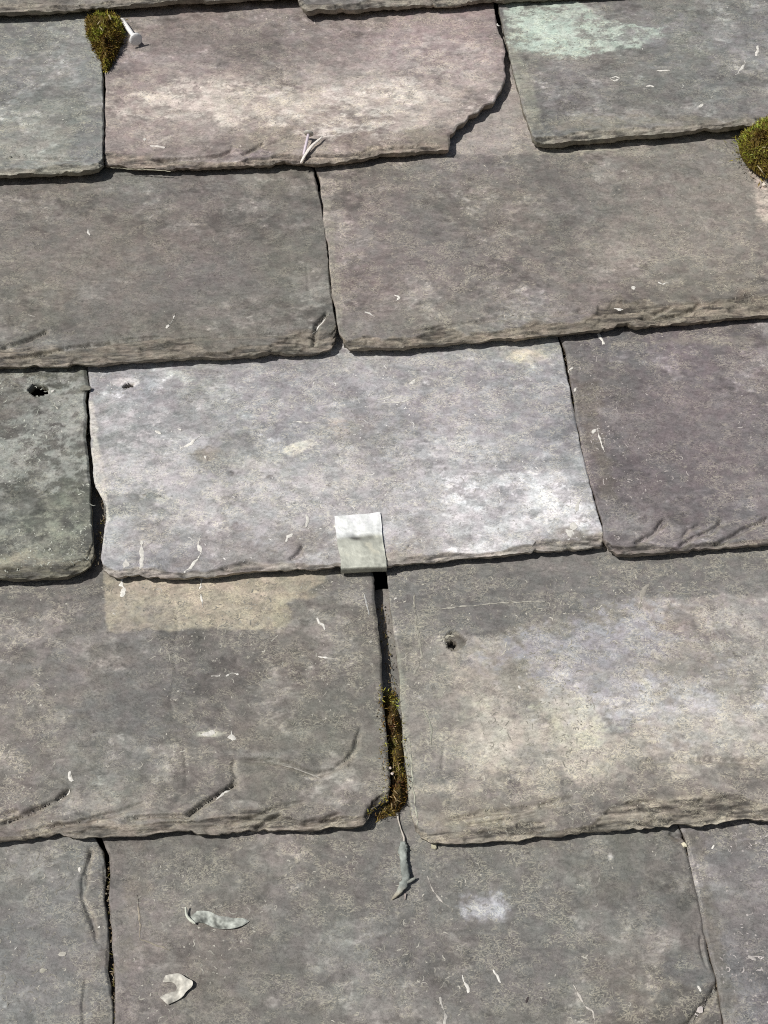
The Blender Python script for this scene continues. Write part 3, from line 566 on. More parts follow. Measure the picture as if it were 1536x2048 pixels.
def tube(path, radii, n=10, rough=0.0, seed=0, squash=1.0):
    path = np.asarray(path, float); m_ = len(path); r = np.interp(np.linspace(0, 1, m_), np.linspace(0, 1, len(radii)), radii)
    tg = np.gradient(path, axis=0); tg /= np.linalg.norm(tg, axis=1, keepdims=True)
    V = []; F = []; lr = np.random.default_rng(seed)
    for i in range(m_):
        a = np.cross(tg[i], (0, 0, 1.0)); 
        if np.linalg.norm(a) < 1e-4: a = np.array((1.0, 0, 0))
        a /= np.linalg.norm(a); b = np.cross(tg[i], a)
        for j in range(n):
            t = 2 * math.pi * j / n; rr = r[i] * (1 + rough * lr.normal())
            V.append(path[i] + rr * (math.cos(t) * a + squash * math.sin(t) * b))
    for i in range(m_ - 1):
        for j in range(n): F.append((i * n + j, i * n + (j + 1) % n, (i + 1) * n + (j + 1) % n, (i + 1) * n + j))
    F.append(tuple(range(n))[::-1]); F.append(tuple(range((m_ - 1) * n, m_ * n)))
    return np.array(V), F

# --- white streaks and flecks of lime and lichen on the slates, plus a painted sunlit hole rim
def ribbon(P, w, seed):
    lr = np.random.default_rng(seed); L = np.linalg.norm(np.diff(P[:, :2], axis=0), axis=1).sum()
    n = max(5, int(L / 0.0006)); Q = resample(P, np.linspace(0, 1, n))
    d = np.gradient(Q[:, :2], axis=0); d /= np.linalg.norm(d, axis=1, keepdims=True) + 1e-12; nr = np.column_stack((-d[:, 1], d[:, 0]))
    t = np.linspace(0, 1, n); ww = w * (0.35 + 0.65 * np.sin(np.pi * np.clip(t * 0.94 + 0.03, 0, 1)) ** 0.6) * (1 + 0.35 * fbm(t * L, t * 0 + seed, 0.0025, 3, seed % 200))
    ww = ww * np.clip(0.25 + 1.5 * sstep(-0.45, 0.25, fbm(t * L, t * 0 + seed * 3.3, 0.0032, 3, seed % 170)), 0.12, 1.3)
    off = fbm(t * L, t * 0 + seed * 2.1, 0.003, 3, seed % 190) * w * 0.5
    Lf = Q.copy(); R = Q.copy(); M = Q.copy(); Lf[:, :2] += nr * (ww / 2 + off)[:, None]; R[:, :2] -= nr * (ww / 2 - off)[:, None]; M[:, :2] += nr * off[:, None]
    M[:, 2] += 0.00022; Lf[:, 2] -= 0.00005; R[:, 2] -= 0.00005
    V = np.vstack((Lf, M, R)); F = []
    for i in range(n - 1):
        F.append((i, i + 1, n + i + 1, n + i)); F.append((n + i, n + i + 1, 2 * n + i + 1, 2 * n + i))
    return V, F
def streak(key, k, pts, wpx, tint=(0.72, 0.70, 0.64), name='lime_and_lit_streak', seed=None):
    P = on(key, pts, k, 0.0002); o = SURF[key][1]
    n = max(6, len(pts) * 4); px = resample(np.array(pts, float), np.linspace(0, 1, n)); P = on(key, px, k, 0.00018)
    V, F = ribbon(P, wpx * 0.29 * MM, seed or int(abs(pts[0][0]) * 7 + abs(pts[0][1])) % 997)
    ORIGIN[o.name] = SURF[key][2]
    rr = np.random.default_rng(int(pts[0][0] * 3 + pts[0][1]) % 9999); tint = np.array(tint) * rr.uniform(0.85, 1.12)
    return place(name, V, F, LICHEN, tint, parent=o)
ST = [('G', 1, [(285, 1082), (283, 1100), (281, 1122), (282, 1138)], 6), ('G', 1, [(402, 1072), (397, 1090), (403, 1104), (396, 1122)], 5), ('G', 1, [(255, 1120), (250, 1130), (247, 1138)], 8),
      ('G', 1, [(395, 1118), (380, 1138), (368, 1146)], 4), ('G', 1, [(1138, 1052), (1146, 1058), (1136, 1074)], 12), ('G', 1, [(1158, 998), (1150, 1030)], 5), ('G', 1, [(586, 845), (640, 846)], 3),
      ('G', 1, [(614, 1030), (612, 1056)], 5), ('G', 1, [(585, 1068), (570, 1084)], 5), ('G', 1, [(404, 872), (385, 886), (360, 898)], 4), ('G', 1, [(830, 758), (818, 766)], 5), ('G', 1, [(755, 800), (790, 790), (826, 797), (800, 806), (765, 803)], 3),
      ('G', 1, [(643, 708), (655, 700), (664, 692)], 5), ('G', 1, [(310, 862), (322, 868)], 5), ('G', 1, [(408, 915), (414, 912)], 6), ('G', 1, [(355, 858), (362, 862)], 9),
      ('I', 0, [(243, 1160), (248, 1175), (246, 1196)], 8), ('I', 0, [(402, 1158), (401, 1180)], 7), ('I', 0, [(402, 1190), (406, 1215)], 3), ('I', 0, [(423, 1353), (440, 1351)], 4), ('I', 0, [(452, 1353), (470, 1347), (478, 1349)], 4),
      ('I', 0, [(634, 1236), (642, 1248), (650, 1260)], 4), ('I', 0, [(636, 1314), (668, 1319)], 2.5), ('I', 0, [(465, 1462), (468, 1482)], 9), ('I', 0, [(402, 1470), (430, 1468)], 7), ('I', 0, [(225, 1228), (232, 1230)], 7),
      ('I', 0, [(560, 1527), (600, 1540), (640, 1556)], 2.2, (0.40, 0.385, 0.34)), ('I', 0, [(138, 1545), (144, 1565)], 5), ('I', 0, [(142, 1578), (118, 1598), (100, 1612)], 3), ('I', 0, [(460, 1578), (430, 1598)], 4), ('I', 0, [(728, 1190), (738, 1230)], 2.5, (0.42, 0.42, 0.40)),
      ('D', 2, [(352, 628), (346, 642), (338, 652)], 3), ('D', 2, [(56, 630), (70, 632)], 3), ('D', 2, [(175, 460), (180, 472)], 3.5), ('D', 2, [(338, 655), (334, 652)], 7), ('D', 2, [(620, 670), (660, 628)], 2),
      ('E', 2, [(790, 592), (798, 598), (792, 604)], 4), ('E', 2, [(1228, 616), (1246, 620)], 6), ('E', 2, [(1262, 577), (1270, 579)], 6), ('E', 2, [(730, 626), (750, 636)], 3), ('E', 2, [(1315, 568), (1336, 570)], 5), ('E', 2, [(1040, 290), (1150, 305), (1300, 298)], 3, (0.36, 0.34, 0.28)),
      ('H', 1, [(1196, 668), (1206, 680), (1209, 690)], 6), ('H', 1, [(1143, 735), (1138, 745)], 6), ('H', 1, [(1152, 775), (1148, 784)], 6), ('H', 1, [(1185, 862), (1190, 866)], 7), ('H', 1, [(1195, 858), (1200, 880), (1208, 905)], 3),
      ('C', 3, [(1515, 98), (1508, 120)], 5), ('C', 3, [(1488, 130), (1480, 148), (1468, 158)], 5), ('C', 3, [(1218, 163), (1230, 158), (1240, 162), (1228, 168), (1218, 163)], 3), ('C', 3, [(1290, 179), (1306, 180)], 4), ('C', 3, [(1312, 148), (1338, 148)], 2.5), ('C', 3, [(1402, 215), (1396, 222)], 6),
      ('B', 3, [(300, 292), (330, 297)], 6, (0.62, 0.58, 0.53)), ('B', 3, [(286, 279), (291, 281)], 7), ('B', 3, [(996, 45), (993, 52)], 8), ('B', 3, [(220, 330), (340, 336)], 2, (0.42, 0.4, 0.3)),
      ('J', 0, [(1090, 1204), (1010, 1206), (920, 1214), (835, 1222)], 2, (0.40, 0.385, 0.33)), ('J', 0, [(828, 1186), (830, 1225), (836, 1270), (845, 1310), (828, 1350)], 4, (0.36, 0.345, 0.29)), ('J', 0, [(1298, 1168), (1282, 1195), (1276, 1222)], 6, (0.32, 0.30, 0.26)),
      ('J', 0, [(890, 1276), (898, 1271), (908, 1271)], 6, (0.55, 0.52, 0.42)), ('J', 0, [(872, 1281), (884, 1278)], 4, (0.5, 0.48, 0.4)), ('J', 0, [(878, 1266), (893, 1260)], 3, (0.45, 0.43, 0.36)), ('J', 0, [(1036, 1376), (1040, 1374)], 6), ('J', 0, [(790, 1195), (792, 1198)], 7), ('J', 0, [(850, 1420), (862, 1450), (864, 1490)], 2.5, (0.34, 0.34, 0.28)), ('J', 0, [(1320, 1184), (1380, 1190)], 2.5, (0.32, 0.31, 0.26)), ('J', 0, [(820, 1480), (826, 1570), (836, 1650)], 2.5, (0.42, 0.42, 0.34)),  # strokes beside the pit paint its sunlit cream rim
      ('K', -1, [(1146, 1970), (1168, 2010), (1186, 2022), (1192, 2055)], 2.6, (0.5, 0.47, 0.42)), ('K', -1, [(878, 1995), (888, 2020), (892, 2055)], 4, (0.55, 0.53, 0.48)), ('K', -1, [(856, 1752), (864, 1775), (880, 1798), (900, 1815)], 2.4, (0.5, 0.47, 0.42)), ('K', -1, [(985, 1940), (1002, 1965)], 3), ('K', -1, [(924, 1950), (926, 1962), (938, 1985)], 4),
      ('K', -1, [(1412, 1998), (1396, 2035)], 8, (0.5, 0.46, 0.44)), ('K', -1, [(274, 1790), (279, 1830), (281, 1875)], 3, (0.34, 0.30, 0.24)), ('K', -1, [(281, 1878), (310, 1890), (340, 1900)], 2.5, (0.32, 0.29, 0.23)), ('K', -1, [(1052, 1999), (1056, 2001)], 8, (0.06, 0.05, 0.05)),
      ('K', -1, [(1398, 1980), (1402, 1978)], 6), ('M', -1, [(1425, 1692), (1428, 1694)], 6), ('M', -1, [(1495, 1912), (1512, 1918)], 5, (0.5, 0.47, 0.44)), ('L', -1, [(157, 1738), (162, 1737)], 6), ('L', -1, [(195, 1854), (200, 1853)], 6), ('L', -1, [(120, 1905), (130, 1912)], 6, (0.5, 0.48, 0.42)), ('L', -1, [(80, 1940), (95, 1938)], 7, (0.45, 0.43, 0.36)), ('L', -1, [(30, 1900), (36, 1896)], 5, (0.5, 0.5, 0.47)),
      ('F', 1, [(106, 781), (110, 783)], 7), ('F', 1, [(100, 800), (118, 822)], 3, (0.55, 0.54, 0.47)), ('F', 1, [(124, 864), (127, 867)], 7), ('A', 3, [(120, 88), (112, 92)], 5, (0.5, 0.5, 0.44)), ('A', 3, [(96, 204), (86, 206)], 6, (0.5, 0.5, 0.44))]
for s in ST: streak(*s)

# scattered hair-like flecks: far too many to count, one mass per slate
def flecks(key, k, number, region, tint, seed, size=1.0):
    lr = np.random.default_rng(seed); top = SURF[key][0]; V = []; F = []; n0 = 0; C = []
    P = np.array(region, float); Q = survey(P, k); lo, hi = Q.min(0), Q.max(0)
    cand = lo + lr.random((number * 4, 2)) * (hi - lo)
    dens = fbm(cand[:, 0], cand[:, 1], 0.04, 3, seed % 180)
    cand = cand[inpoly(cand[:, 0], cand[:, 1], Q) & (lr.random(len(cand)) < 0.32 + 1.3 * dens)][:number]
    for c in cand:
        i = KD[key].find((c[0], c[1], 0))[1]; h = top[i, 2]
        if (top[i, 0] - c[0]) ** 2 + (top[i, 1] - c[1]) ** 2 > 4e-6: continue
        bright = lr.random() ** 3; col = np.array(tint) * (0.62 + 0.75 * bright); sz = 0.55 + 0.9 * lr.random() ** 2
        if lr.random() < 0.35:
            r = (0.22 + 0.5 * lr.random() ** 2.5) * MM * size; a0 = lr.random() * 6; ring = [(c[0] + r * (0.7 + 0.5 * lr.random()) * math.cos(a0 + j * 1.047), c[1] + r * (0.6 + 0.4 * lr.random()) * math.sin(a0 + j * 1.047), h) for j in range(6)]
            V += ring + [(c[0], c[1], h + 0.35 * r)]; F += [(n0 + j, n0 + (j + 1) % 6, n0 + 6) for j in range(6)]; C += [col] * 7; n0 += 7
        else:
            L = (1.0 + 3.2 * lr.random() ** 1.8) * MM * size * sz; a = lr.normal(0.25, 1.1); w = (0.14 + 0.18 * lr.random()) * MM; m_ = 6; p = c.copy(); cur = lr.normal(0, 0.55); pts = []
            for j in range(m_): pts.append(p.copy()); p = p + L / (m_ - 1) * np.array((math.cos(a), math.sin(a))); a += cur + lr.normal(0, 0.35)
            pts = np.array(pts); d = np.gradient(pts, axis=0); d /= np.linalg.norm(d, axis=1, keepdims=True) + 1e-12; nr = np.column_stack((-d[:, 1], d[:, 0]))
            hh = np.array([top[KD[key].find((q[0], q[1], 0))[1], 2] for q in pts])
            ww = w * np.array((0.5, 1, 1, 1.1, 0.9, 0.4))
            for j in range(m_): V += [(pts[j, 0] + nr[j, 0] * ww[j], pts[j, 1] + nr[j, 1] * ww[j], hh[j] + 0.0001), (pts[j, 0] - nr[j, 0] * ww[j], pts[j, 1] - nr[j, 1] * ww[j], hh[j] + 0.0001)]
            F += [(n0 + 2 * j, n0 + 2 * j + 1, n0 + 2 * j + 3, n0 + 2 * j + 2) for j in range(m_ - 1)]; C += [col] * (2 * m_); n0 += 2 * m_
    o = SURF[key][1]; ORIGIN[o.name] = SURF[key][2]
    place('lichen_flecks', np.array(V), F, LICHEN, np.array(C), parent=o, kind='stuff')
PT = (0.36, 0.345, 0.30)
flecks('A', 3, 420, [(0, 30), (190, 40), (205, 320), (0, 330)], (0.40, 0.40, 0.35), 1)
flecks('B', 3, 420, [(230, 40), (985, 20), (1000, 150), (890, 285), (220, 310)], (0.48, 0.43, 0.39), 2)
flecks('C', 3, 420, [(1010, 10), (1536, 0), (1536, 235), (1080, 265)], (0.38, 0.375, 0.34), 3)
flecks('D', 2, 260, [(0, 370), (625, 345), (660, 660), (0, 690)], (0.30, 0.28, 0.24), 4)
flecks('E', 2, 1100, [(655, 350), (1536, 290), (1536, 600), (690, 670)], (0.36, 0.33, 0.28), 5)
flecks('F', 1, 480, [(0, 745), (170, 745), (182, 1130), (0, 1145)], (0.44, 0.45, 0.39), 6)
flecks('G', 1, 900, [(185, 745), (1115, 700), (1195, 1080), (215, 1140)], (0.60, 0.585, 0.555), 7)
flecks('H', 1, 760, [(1140, 690), (1536, 650), (1536, 1070), (1225, 1090)], (0.37, 0.34, 0.32), 8)
flecks('I', 0, 1050, [(0, 1170), (735, 1160), (770, 1590), (0, 1665)], PT, 9)
flecks('J', 0, 1400, [(785, 1160), (1536, 1110), (1536, 1625), (835, 1670)], (0.42, 0.40, 0.34), 10)
flecks('K', -1, 1000, [(235, 1710), (1365, 1670), (1440, 2048), (235, 2048)], PT, 11)
flecks('L', -1, 260, [(0, 1700), (200, 1700), (215, 2048), (0, 2048)], PT, 12)
flecks('M', -1, 220, [(1385, 1665), (1536, 1655), (1536, 2048), (1455, 2048)], (0.42, 0.39, 0.37), 13)

# --- the metal clip (tingle) folded up over the tail of the pale slate
def clip():
    k = 1; q = survey([(685, 1140), (772, 1136), (762, 1026), (667, 1036)], k)
    bl, br, tr, tl = q; nu, rows = 22, []
    e0 = SURF['G'][0]; hs = lambda p: on_uv('G', p)
    prof = []                                       # (fraction up the face, height above the slate in mm)
    for f in np.linspace(1, 0.40, 16): prof.append((f, 0.8 + 0.7 * ((1 - f) / 0.6) ** 2))
    for f in np.linspace(0.37, 0.02, 12): prof.append((f, 1.5 - 0.9 * ((0.37 - f) / 0.35)))
    V = []; m_ = len(prof)
    bend = [(0.012, 0.35), (0.004, -0.5), (0.004, -2.2), (0.008, -4.4), (0.02, -6.4), (0.05, -7.0), (0.2, -7.1), (0.45, -7.3)]
    s = np.linspace(0, 1, nu)
    fl = prof + bend
    for f, h in fl:
        for a in s:
            p = (bl * (1 - a) + br * a) * (1 - f) + (tl * (1 - a) + tr * a) * f
            z = top_h(k, p[1]) + 0.6 * MM + h * MM
            wob = (fbm(np.array([p[0]]), np.array([p[1]]), 0.009, 3, 77)[0]) * 0.6 * MM * (1 if f > 0 else 0.2)
            dent = -1.0 * MM * math.exp(-((a - 0.42) / 0.12) ** 2 - ((f - 0.58) / 0.05) ** 2)
            jx = 0.6 * MM * fbm(np.array([f * 0.03]), np.array([a * 3.0]), 0.006, 2, 78)[0] if a in (0, 1) else 0
            V.append((p[0] + jx, p[1], z + wob + dent))
    V = np.array(V); n = len(fl)
    idx = np.arange(n * nu).reshape(n, nu); g = V.reshape(n, nu, 3)
    du = np.gradient(g, axis=1); dv = np.gradient(g, axis=0); N = np.cross(dv, du); N /= np.linalg.norm(N, axis=2, keepdims=True)
    if N[2, 5, 2] < 0: N = -N
    bot = (g - N * 1.3 * MM).reshape(-1, 3); o = n * nu
    F = []
    for i in range(n - 1):
        for j in range(nu - 1):
            a, b, c, d = idx[i, j], idx[i, j + 1], idx[i + 1, j + 1], idx[i + 1, j]
            F.append((a, d, c, b)); F.append((o + a, o + b, o + c, o + d))
    lp = np.concatenate((idx[0, :-1], idx[:-1, -1], idx[-1, :0:-1], idx[:0:-1, 0])); L = len(lp)
    VV = np.vstack((V, bot, V[lp], bot[lp])); o2 = 2 * o
    for i in range(L): F.append((o2 + i, o2 + (i + 1) % L, o2 + L + (i + 1) % L, o2 + L + i))
    ff = np.repeat([f for f, _ in fl], nu)
    n1 = fbm(V[:, 0], V[:, 1], 0.006, 4, 79); n2 = fbm(V[:, 0], V[:, 1], 0.012, 3, 80)
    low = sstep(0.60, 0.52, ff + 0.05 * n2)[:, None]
    C = np.array((0.89, 0.91, 0.88)) * (1 - low) + np.array((0.48, 0.49, 0.42)) * low  # sun-facing upper half painted whiter, yellowish lower half painted as shaded
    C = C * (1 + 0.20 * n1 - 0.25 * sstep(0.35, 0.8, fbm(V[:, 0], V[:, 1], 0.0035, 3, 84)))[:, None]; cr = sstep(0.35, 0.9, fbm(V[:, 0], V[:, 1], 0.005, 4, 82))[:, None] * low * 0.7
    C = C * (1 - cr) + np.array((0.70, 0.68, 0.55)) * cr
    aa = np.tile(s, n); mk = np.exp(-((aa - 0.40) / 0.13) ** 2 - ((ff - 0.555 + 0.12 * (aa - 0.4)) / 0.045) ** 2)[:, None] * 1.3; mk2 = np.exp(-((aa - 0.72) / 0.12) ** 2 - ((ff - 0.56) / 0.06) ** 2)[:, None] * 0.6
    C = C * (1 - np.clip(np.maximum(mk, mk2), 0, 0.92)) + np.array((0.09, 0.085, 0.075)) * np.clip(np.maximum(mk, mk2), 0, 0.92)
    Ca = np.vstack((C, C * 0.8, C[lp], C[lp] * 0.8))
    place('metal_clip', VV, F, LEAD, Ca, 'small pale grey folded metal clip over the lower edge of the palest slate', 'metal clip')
def on_uv(key, p):
    return SURF[key][0][KD[key].find((p[0], p[1], 0))[1], 2]
clip()

# --- moss
def blades(pts, nrm, n, lr, ln=(1.6, 3.8), w=(0.3, 0.65)):
    V = []; F = []; C = []
    pal = np.array([(0.21, 0.17, 0.024), (0.15, 0.098, 0.022), (0.30, 0.265, 0.045), (0.10, 0.062, 0.018), (0.26, 0.20, 0.055), (0.46, 0.42, 0.17)])
    pr = np.array((0.34, 0.22, 0.17, 0.12, 0.11, 0.04))
    for i in range(n):
        p = pts[i]; d = nrm[i] + lr.normal(0, 0.55, 3); d /= np.linalg.norm(d); d[2] = max(d[2], -0.2)
        L = lr.uniform(*ln) * MM; wd = lr.uniform(*w) * MM; s = np.cross(d, lr.normal(0, 1, 3)); s /= np.linalg.norm(s) + 1e-9
        cv = np.cross(s, d) * L * lr.normal(0, 0.22); b = len(V)
        V += [p - s * wd / 2, p + s * wd / 2, p + d * L * 0.55 + cv * 0.4 + s * wd * 0.42, p + d * L * 0.55 + cv * 0.4 - s * wd * 0.42, p + d * L + cv]
        F += [(b, b + 1, b + 2, b + 3), (b + 3, b + 2, b + 4)]
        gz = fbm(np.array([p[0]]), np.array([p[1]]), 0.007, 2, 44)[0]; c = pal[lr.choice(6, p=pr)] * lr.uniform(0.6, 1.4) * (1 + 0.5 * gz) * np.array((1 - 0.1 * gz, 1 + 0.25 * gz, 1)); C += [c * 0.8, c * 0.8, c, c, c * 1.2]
    return np.array(V), F, np.array(C)
def moss_clump(name, k, outline, height, n, label, seed, lift=0.0, extra=()):
    lr = np.random.default_rng(seed); Q = survey(outline, k); c = Q.mean(0); m_ = 48
    ring = resample(np.vstack((Q, Q[:1])), np.linspace(0, 1, m_ + 1))[:-1]
    root = root_at(name, (c[0], c[1], top_h(k, c[1]) + lift), label, 'moss')
    rs = np.linspace(1, 0, 11); V = []; F = []
    def dome(p, r): return top_h(k, p[1]) + lift - 0.001 + height * MM * (1 - r ** 2.2) ** 0.6 * (1 + 0.55 * fbm(np.array([p[0]]), np.array([p[1]]), 0.0065, 3, seed)[0])
    for r in rs[:-1]:
        for q in ring: p = c + (q - c) * r; V.append((p[0], p[1], dome(p, r)))
    V.append((c[0], c[1], dome(c, 0))); nr = len(rs) - 1
    for i in range(nr - 1):
        for j in range(m_): F.append((i * m_ + j, i * m_ + (j + 1) % m_, (i + 1) * m_ + (j + 1) % m_, (i + 1) * m_ + j))
    for j in range(m_): F.append(((nr - 1) * m_ + j, (nr - 1) * m_ + (j + 1) % m_, nr * m_))
    place('moss_cushion', V, F, MOSSY, (0.10, 0.07, 0.018), parent=root)
    pts = []; nm = []
    for i in range(n):
        r = math.sqrt(lr.random()) * (1.0 if lr.random() < 0.86 else lr.uniform(1.0, 1.42)); q = ring[lr.integers(m_)] * 1.0; q = c + (q - c) * r; q = q + lr.normal(0, 0.0006, 2)
        z = dome(q, min(r, 0.999)); out = (q - c) / (np.linalg.norm(Q - c, axis=1).mean())
        pts.append((q[0], q[1], z - 0.0004)); v = np.array((out[0] * 1.1, out[1] * 1.1, 0.9 - 0.5 * r)); nm.append(v / np.linalg.norm(v))
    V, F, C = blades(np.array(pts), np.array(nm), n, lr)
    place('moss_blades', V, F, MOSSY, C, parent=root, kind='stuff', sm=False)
    for e in extra:                                # straw bits caught in the moss
        a, b, hh = e; P = survey([a, b], k); zz = [dome(p, min(0.98, np.linalg.norm(p - c) / np.linalg.norm(Q - c, axis=1).mean())) + hh * MM for p in P]
        T, TF = tube([(P[0][0], P[0][1], zz[0]), ((P[0] + P[1])[0] / 2, (P[0] + P[1])[1] / 2, sum(zz) / 2 + 0.0003), (P[1][0], P[1][1], zz[1])], [0.0004, 0.0005, 0.0002], 6)
        place('straw_bit', T, TF, ORGANIC, (0.42, 0.36, 0.22), parent=root)
moss_clump('moss_clump', 3, [(182, 36), (205, 30), (232, 34), (246, 52), (248, 78), (240, 100), (228, 122), (216, 148), (209, 146), (198, 122), (184, 98), (174, 72), (174, 50)], 11, 4200,
           'olive brown moss clump filling the joint beside the white nail', 11, 0.0005, [((198, 70), (206, 62), 2), ((225, 64), (230, 72), 2.5), ((206, 82), (212, 88), 2)])
moss_clump('moss_clump', 3, [(1480, 278), (1492, 256), (1515, 243), (1545, 238), (1585, 250), (1602, 285), (1590, 325), (1555, 346), (1525, 342), (1500, 322), (1484, 300)], 15, 6000,
           'round yellow green moss cushion cut by the right edge of the picture', 12, -0.004, [((1518, 312), (1530, 316), 2), ((1515, 330), (1530, 345), 0.5)])
def moss_strip():
    k = 0; lr = np.random.default_rng(5)
    Lp = survey([(766, 1376), (768, 1430), (771, 1490), (777, 1540), (777, 1598), (752, 1622), (750, 1634)], k); Rp = survey([(790, 1378), (800, 1420), (806, 1480), (812, 1530), (818, 1575), (806, 1604), (796, 1622)], k)
    root = root_at('moss_strip', (*((Lp[3] + Rp[3]) / 2), -0.006), 'long strip of brown and yellow green moss packed into the open joint', 'moss')
    n = 60; ns = 9; A = resample(Lp, np.linspace(0, 1, n)); B = resample(Rp, np.linspace(0, 1, n)); V = []; F = []
    def h(p, s): return top_h(-1, p[1]) - 0.0006 + 0.0048 * math.sin(math.pi * min(max(s, 0), 1)) ** 0.7 * (1 + 0.8 * fbm(np.array([p[0]]), np.array([p[1]]), 0.006, 3, 31)[0]) + 0.001 * fbm(np.array([p[0]]), np.array([p[1]]), 0.02, 2, 33)[0]
    for i in range(n):
        for j in range(ns):
            s = j / (ns - 1); p = A[i] * (1 - s) + B[i] * s; V.append((p[0], p[1], h(p, s)))
    for i in range(n - 1):
        for j in range(ns - 1): a = i * ns + j; F.append((a, a + ns, a + ns + 1, a + 1))
    V = np.array(V); gv = V.reshape(n, ns, 3); endw = np.minimum(1, np.minimum(np.arange(n), n - 1 - np.arange(n)) / 6.0) ** 0.6; bz = top_h(-1, gv[..., 1]) - 0.0006; gv[..., 2] = bz + (gv[..., 2] - bz) * endw[:, None]; gv[:, :, :2] += 0.0009 * np.stack((fbm(gv[..., 0], gv[..., 1], 0.006, 3, 35), fbm(gv[..., 0], gv[..., 1], 0.006, 3, 36)), -1) * 1.5
    place('moss_bed', gv.reshape(-1, 3), F, MOSSY, (0.085, 0.062, 0.024), parent=root)
    pts = []; nm = []
    N = 2600
    for i in range(N):
        t = lr.random(); s = lr.random() * 0.96 + 0.02
        over = lr.random() < 0.12
        if over: s = lr.choice((lr.uniform(-0.35, 0.05), lr.uniform(0.95, 1.1)), p=(0.8, 0.2))
        if not over and s > 0.72 and 0.12 < t < 0.62 and lr.random() < 0.8: s = lr.random() * 0.7
        x = int(t * (n - 1)); p = A[x] * (1 - s) + B[x] * s + lr.normal(0, 0.0003, 2); pts.append((p[0], p[1], h(p, s) - 0.0003 if not over else top_h(0, p[1]) + 0.0006)); nm.append((lr.normal(0, 0.5), lr.normal(0, 0.5), 0.8))
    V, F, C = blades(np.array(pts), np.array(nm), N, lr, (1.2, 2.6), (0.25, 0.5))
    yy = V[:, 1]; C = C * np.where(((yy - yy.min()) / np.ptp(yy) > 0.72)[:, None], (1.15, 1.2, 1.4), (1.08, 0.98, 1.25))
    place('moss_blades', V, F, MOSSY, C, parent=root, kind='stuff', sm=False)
    for i in range(26):
        t = lr.random(); x = int(t * (n - 1)); s = lr.uniform(0.15, 0.8); p = A[x] * (1 - s) + B[x] * s; a = lr.random() * 6; L = lr.uniform(2, 5) * MM; z = h(p, s) + 0.0016
        q = p + L * np.array((math.cos(a) * 0.6, math.sin(a)))
        T, TF = tube([(p[0], p[1], z), (*(p * 0.5 + q * 0.5), z + 0.0006), (q[0], q[1], z)], [0.0002, 0.0003, 0.0001], 5)
        place('straw_bit', T, TF, ORGANIC, np.array((0.30, 0.22, 0.11)) * lr.uniform(0.6, 1.5), parent=root)
    for px in ((780, 1535), (784, 1546)):
        stone('grit_grain', px, 0, 0.9, (0.72, 0.62, 0.55), int(px[0]), parent=root, dz=-0.0012)

# --- stones and chips
def stone(name, px, k, r, tint, seed, label=None, parent=None, dz=0.0, flat=0.7, key=None, stretch=(1, 1), group=None):
    lr = np.random.default_rng(seed); c = survey([px], k)[0]; z = (on_uv(key, c) if key else top_h(k, c[1])) + dz
    bm = bmesh.new()
    for i in range(22):
        d = lr.normal(0, 1, 3); d /= np.linalg.norm(d); d *= lr.uniform(0.82, 1.08)
        bm.verts.new((d[0] * r * MM * stretch[0], d[1] * r * MM * stretch[1], d[2] * r * MM * flat))
    bmesh.ops.convex_hull(bm, input=bm.verts); bmesh.ops.delete(bm, geom=[v for v in bm.verts if not v.link_faces], context='VERTS')
    bm.verts.ensure_lookup_table(); V = np.array([v.co[:] for v in bm.verts]) + (c[0], c[1], z + r * MM * flat * 0.75); F = [tuple(v.index for v in f.verts) for f in bm.faces]
    bm.verts.index_update(); F = [tuple(v.index for v in f.verts) for f in bm.faces]; bm.free()
    return place(name, V, F, STONE, tint, label, 'stone' if label else None, parent=parent, sm=False, group=group)
moss_strip()
def joint_grit(name, k, line, number, seed, depth=(-6.0, -2.0), spread=2.2):
    lr = np.random.default_rng(seed); P = survey(line, k); V = []; F = []; C = []; Q = resample(P, lr.random(number))
    for q in Q:
        p = np.array((q[0] + lr.normal(0, spread * 0.3) * MM, q[1] + lr.normal(0, 0.5) * MM, top_h(k, q[1]) + lr.uniform(*depth) * MM)); b = len(V)
        c = np.array([(0.20, 0.15, 0.09), (0.30, 0.25, 0.17), (0.12, 0.09, 0.06), (0.48, 0.43, 0.33), (0.14, 0.125, 0.03)][lr.choice(5, p=(0.3, 0.25, 0.25, 0.1, 0.1))]) * lr.uniform(0.7, 1.3)
        if lr.random() < 0.45:
            d = lr.normal(0, 1, 3); d[1] *= 2; d[2] *= 0.4; d /= np.linalg.norm(d); L = lr.uniform(1.5, 4.5) * MM; sd_ = np.cross(d, (0, 0, 1.0)); sd_ /= np.linalg.norm(sd_) + 1e-9; w = lr.uniform(0.12, 0.3) * MM
            V += [p - d * L / 2 - sd_ * w, p - d * L / 2 + sd_ * w, p + d * L / 2 + sd_ * w * 0.6, p + d * L / 2 - sd_ * w * 0.6, p + (0, 0, w * 1.5)]
            F += [(b, b + 1, b + 4), (b + 1, b + 2, b + 4), (b + 2, b + 3, b + 4), (b + 3, b, b + 4), (b, b + 3, b + 2, b + 1)]; C += [c] * 5
        else:
            r = lr.uniform(0.3, 0.95) * MM; o_ = [p + r * lr.uniform(0.6, 1.1) * np.array(a) for a in ((1, 0, 0), (0, 1, 0), (-1, 0, 0), (0, -1, 0), (0, 0, 1), (0, 0, -1))]; V += o_
            F += [(b + i, b + (i + 1) % 4, b + 4) for i in range(4)] + [(b + (i + 1) % 4, b + i, b + 5) for i in range(4)]; C += [c] * 6
    ORIGIN[roof.name] = np.zeros(3)
    place(name, np.array(V), F, ORGANIC, np.array(C), parent=roof, kind='stuff', sm=False)
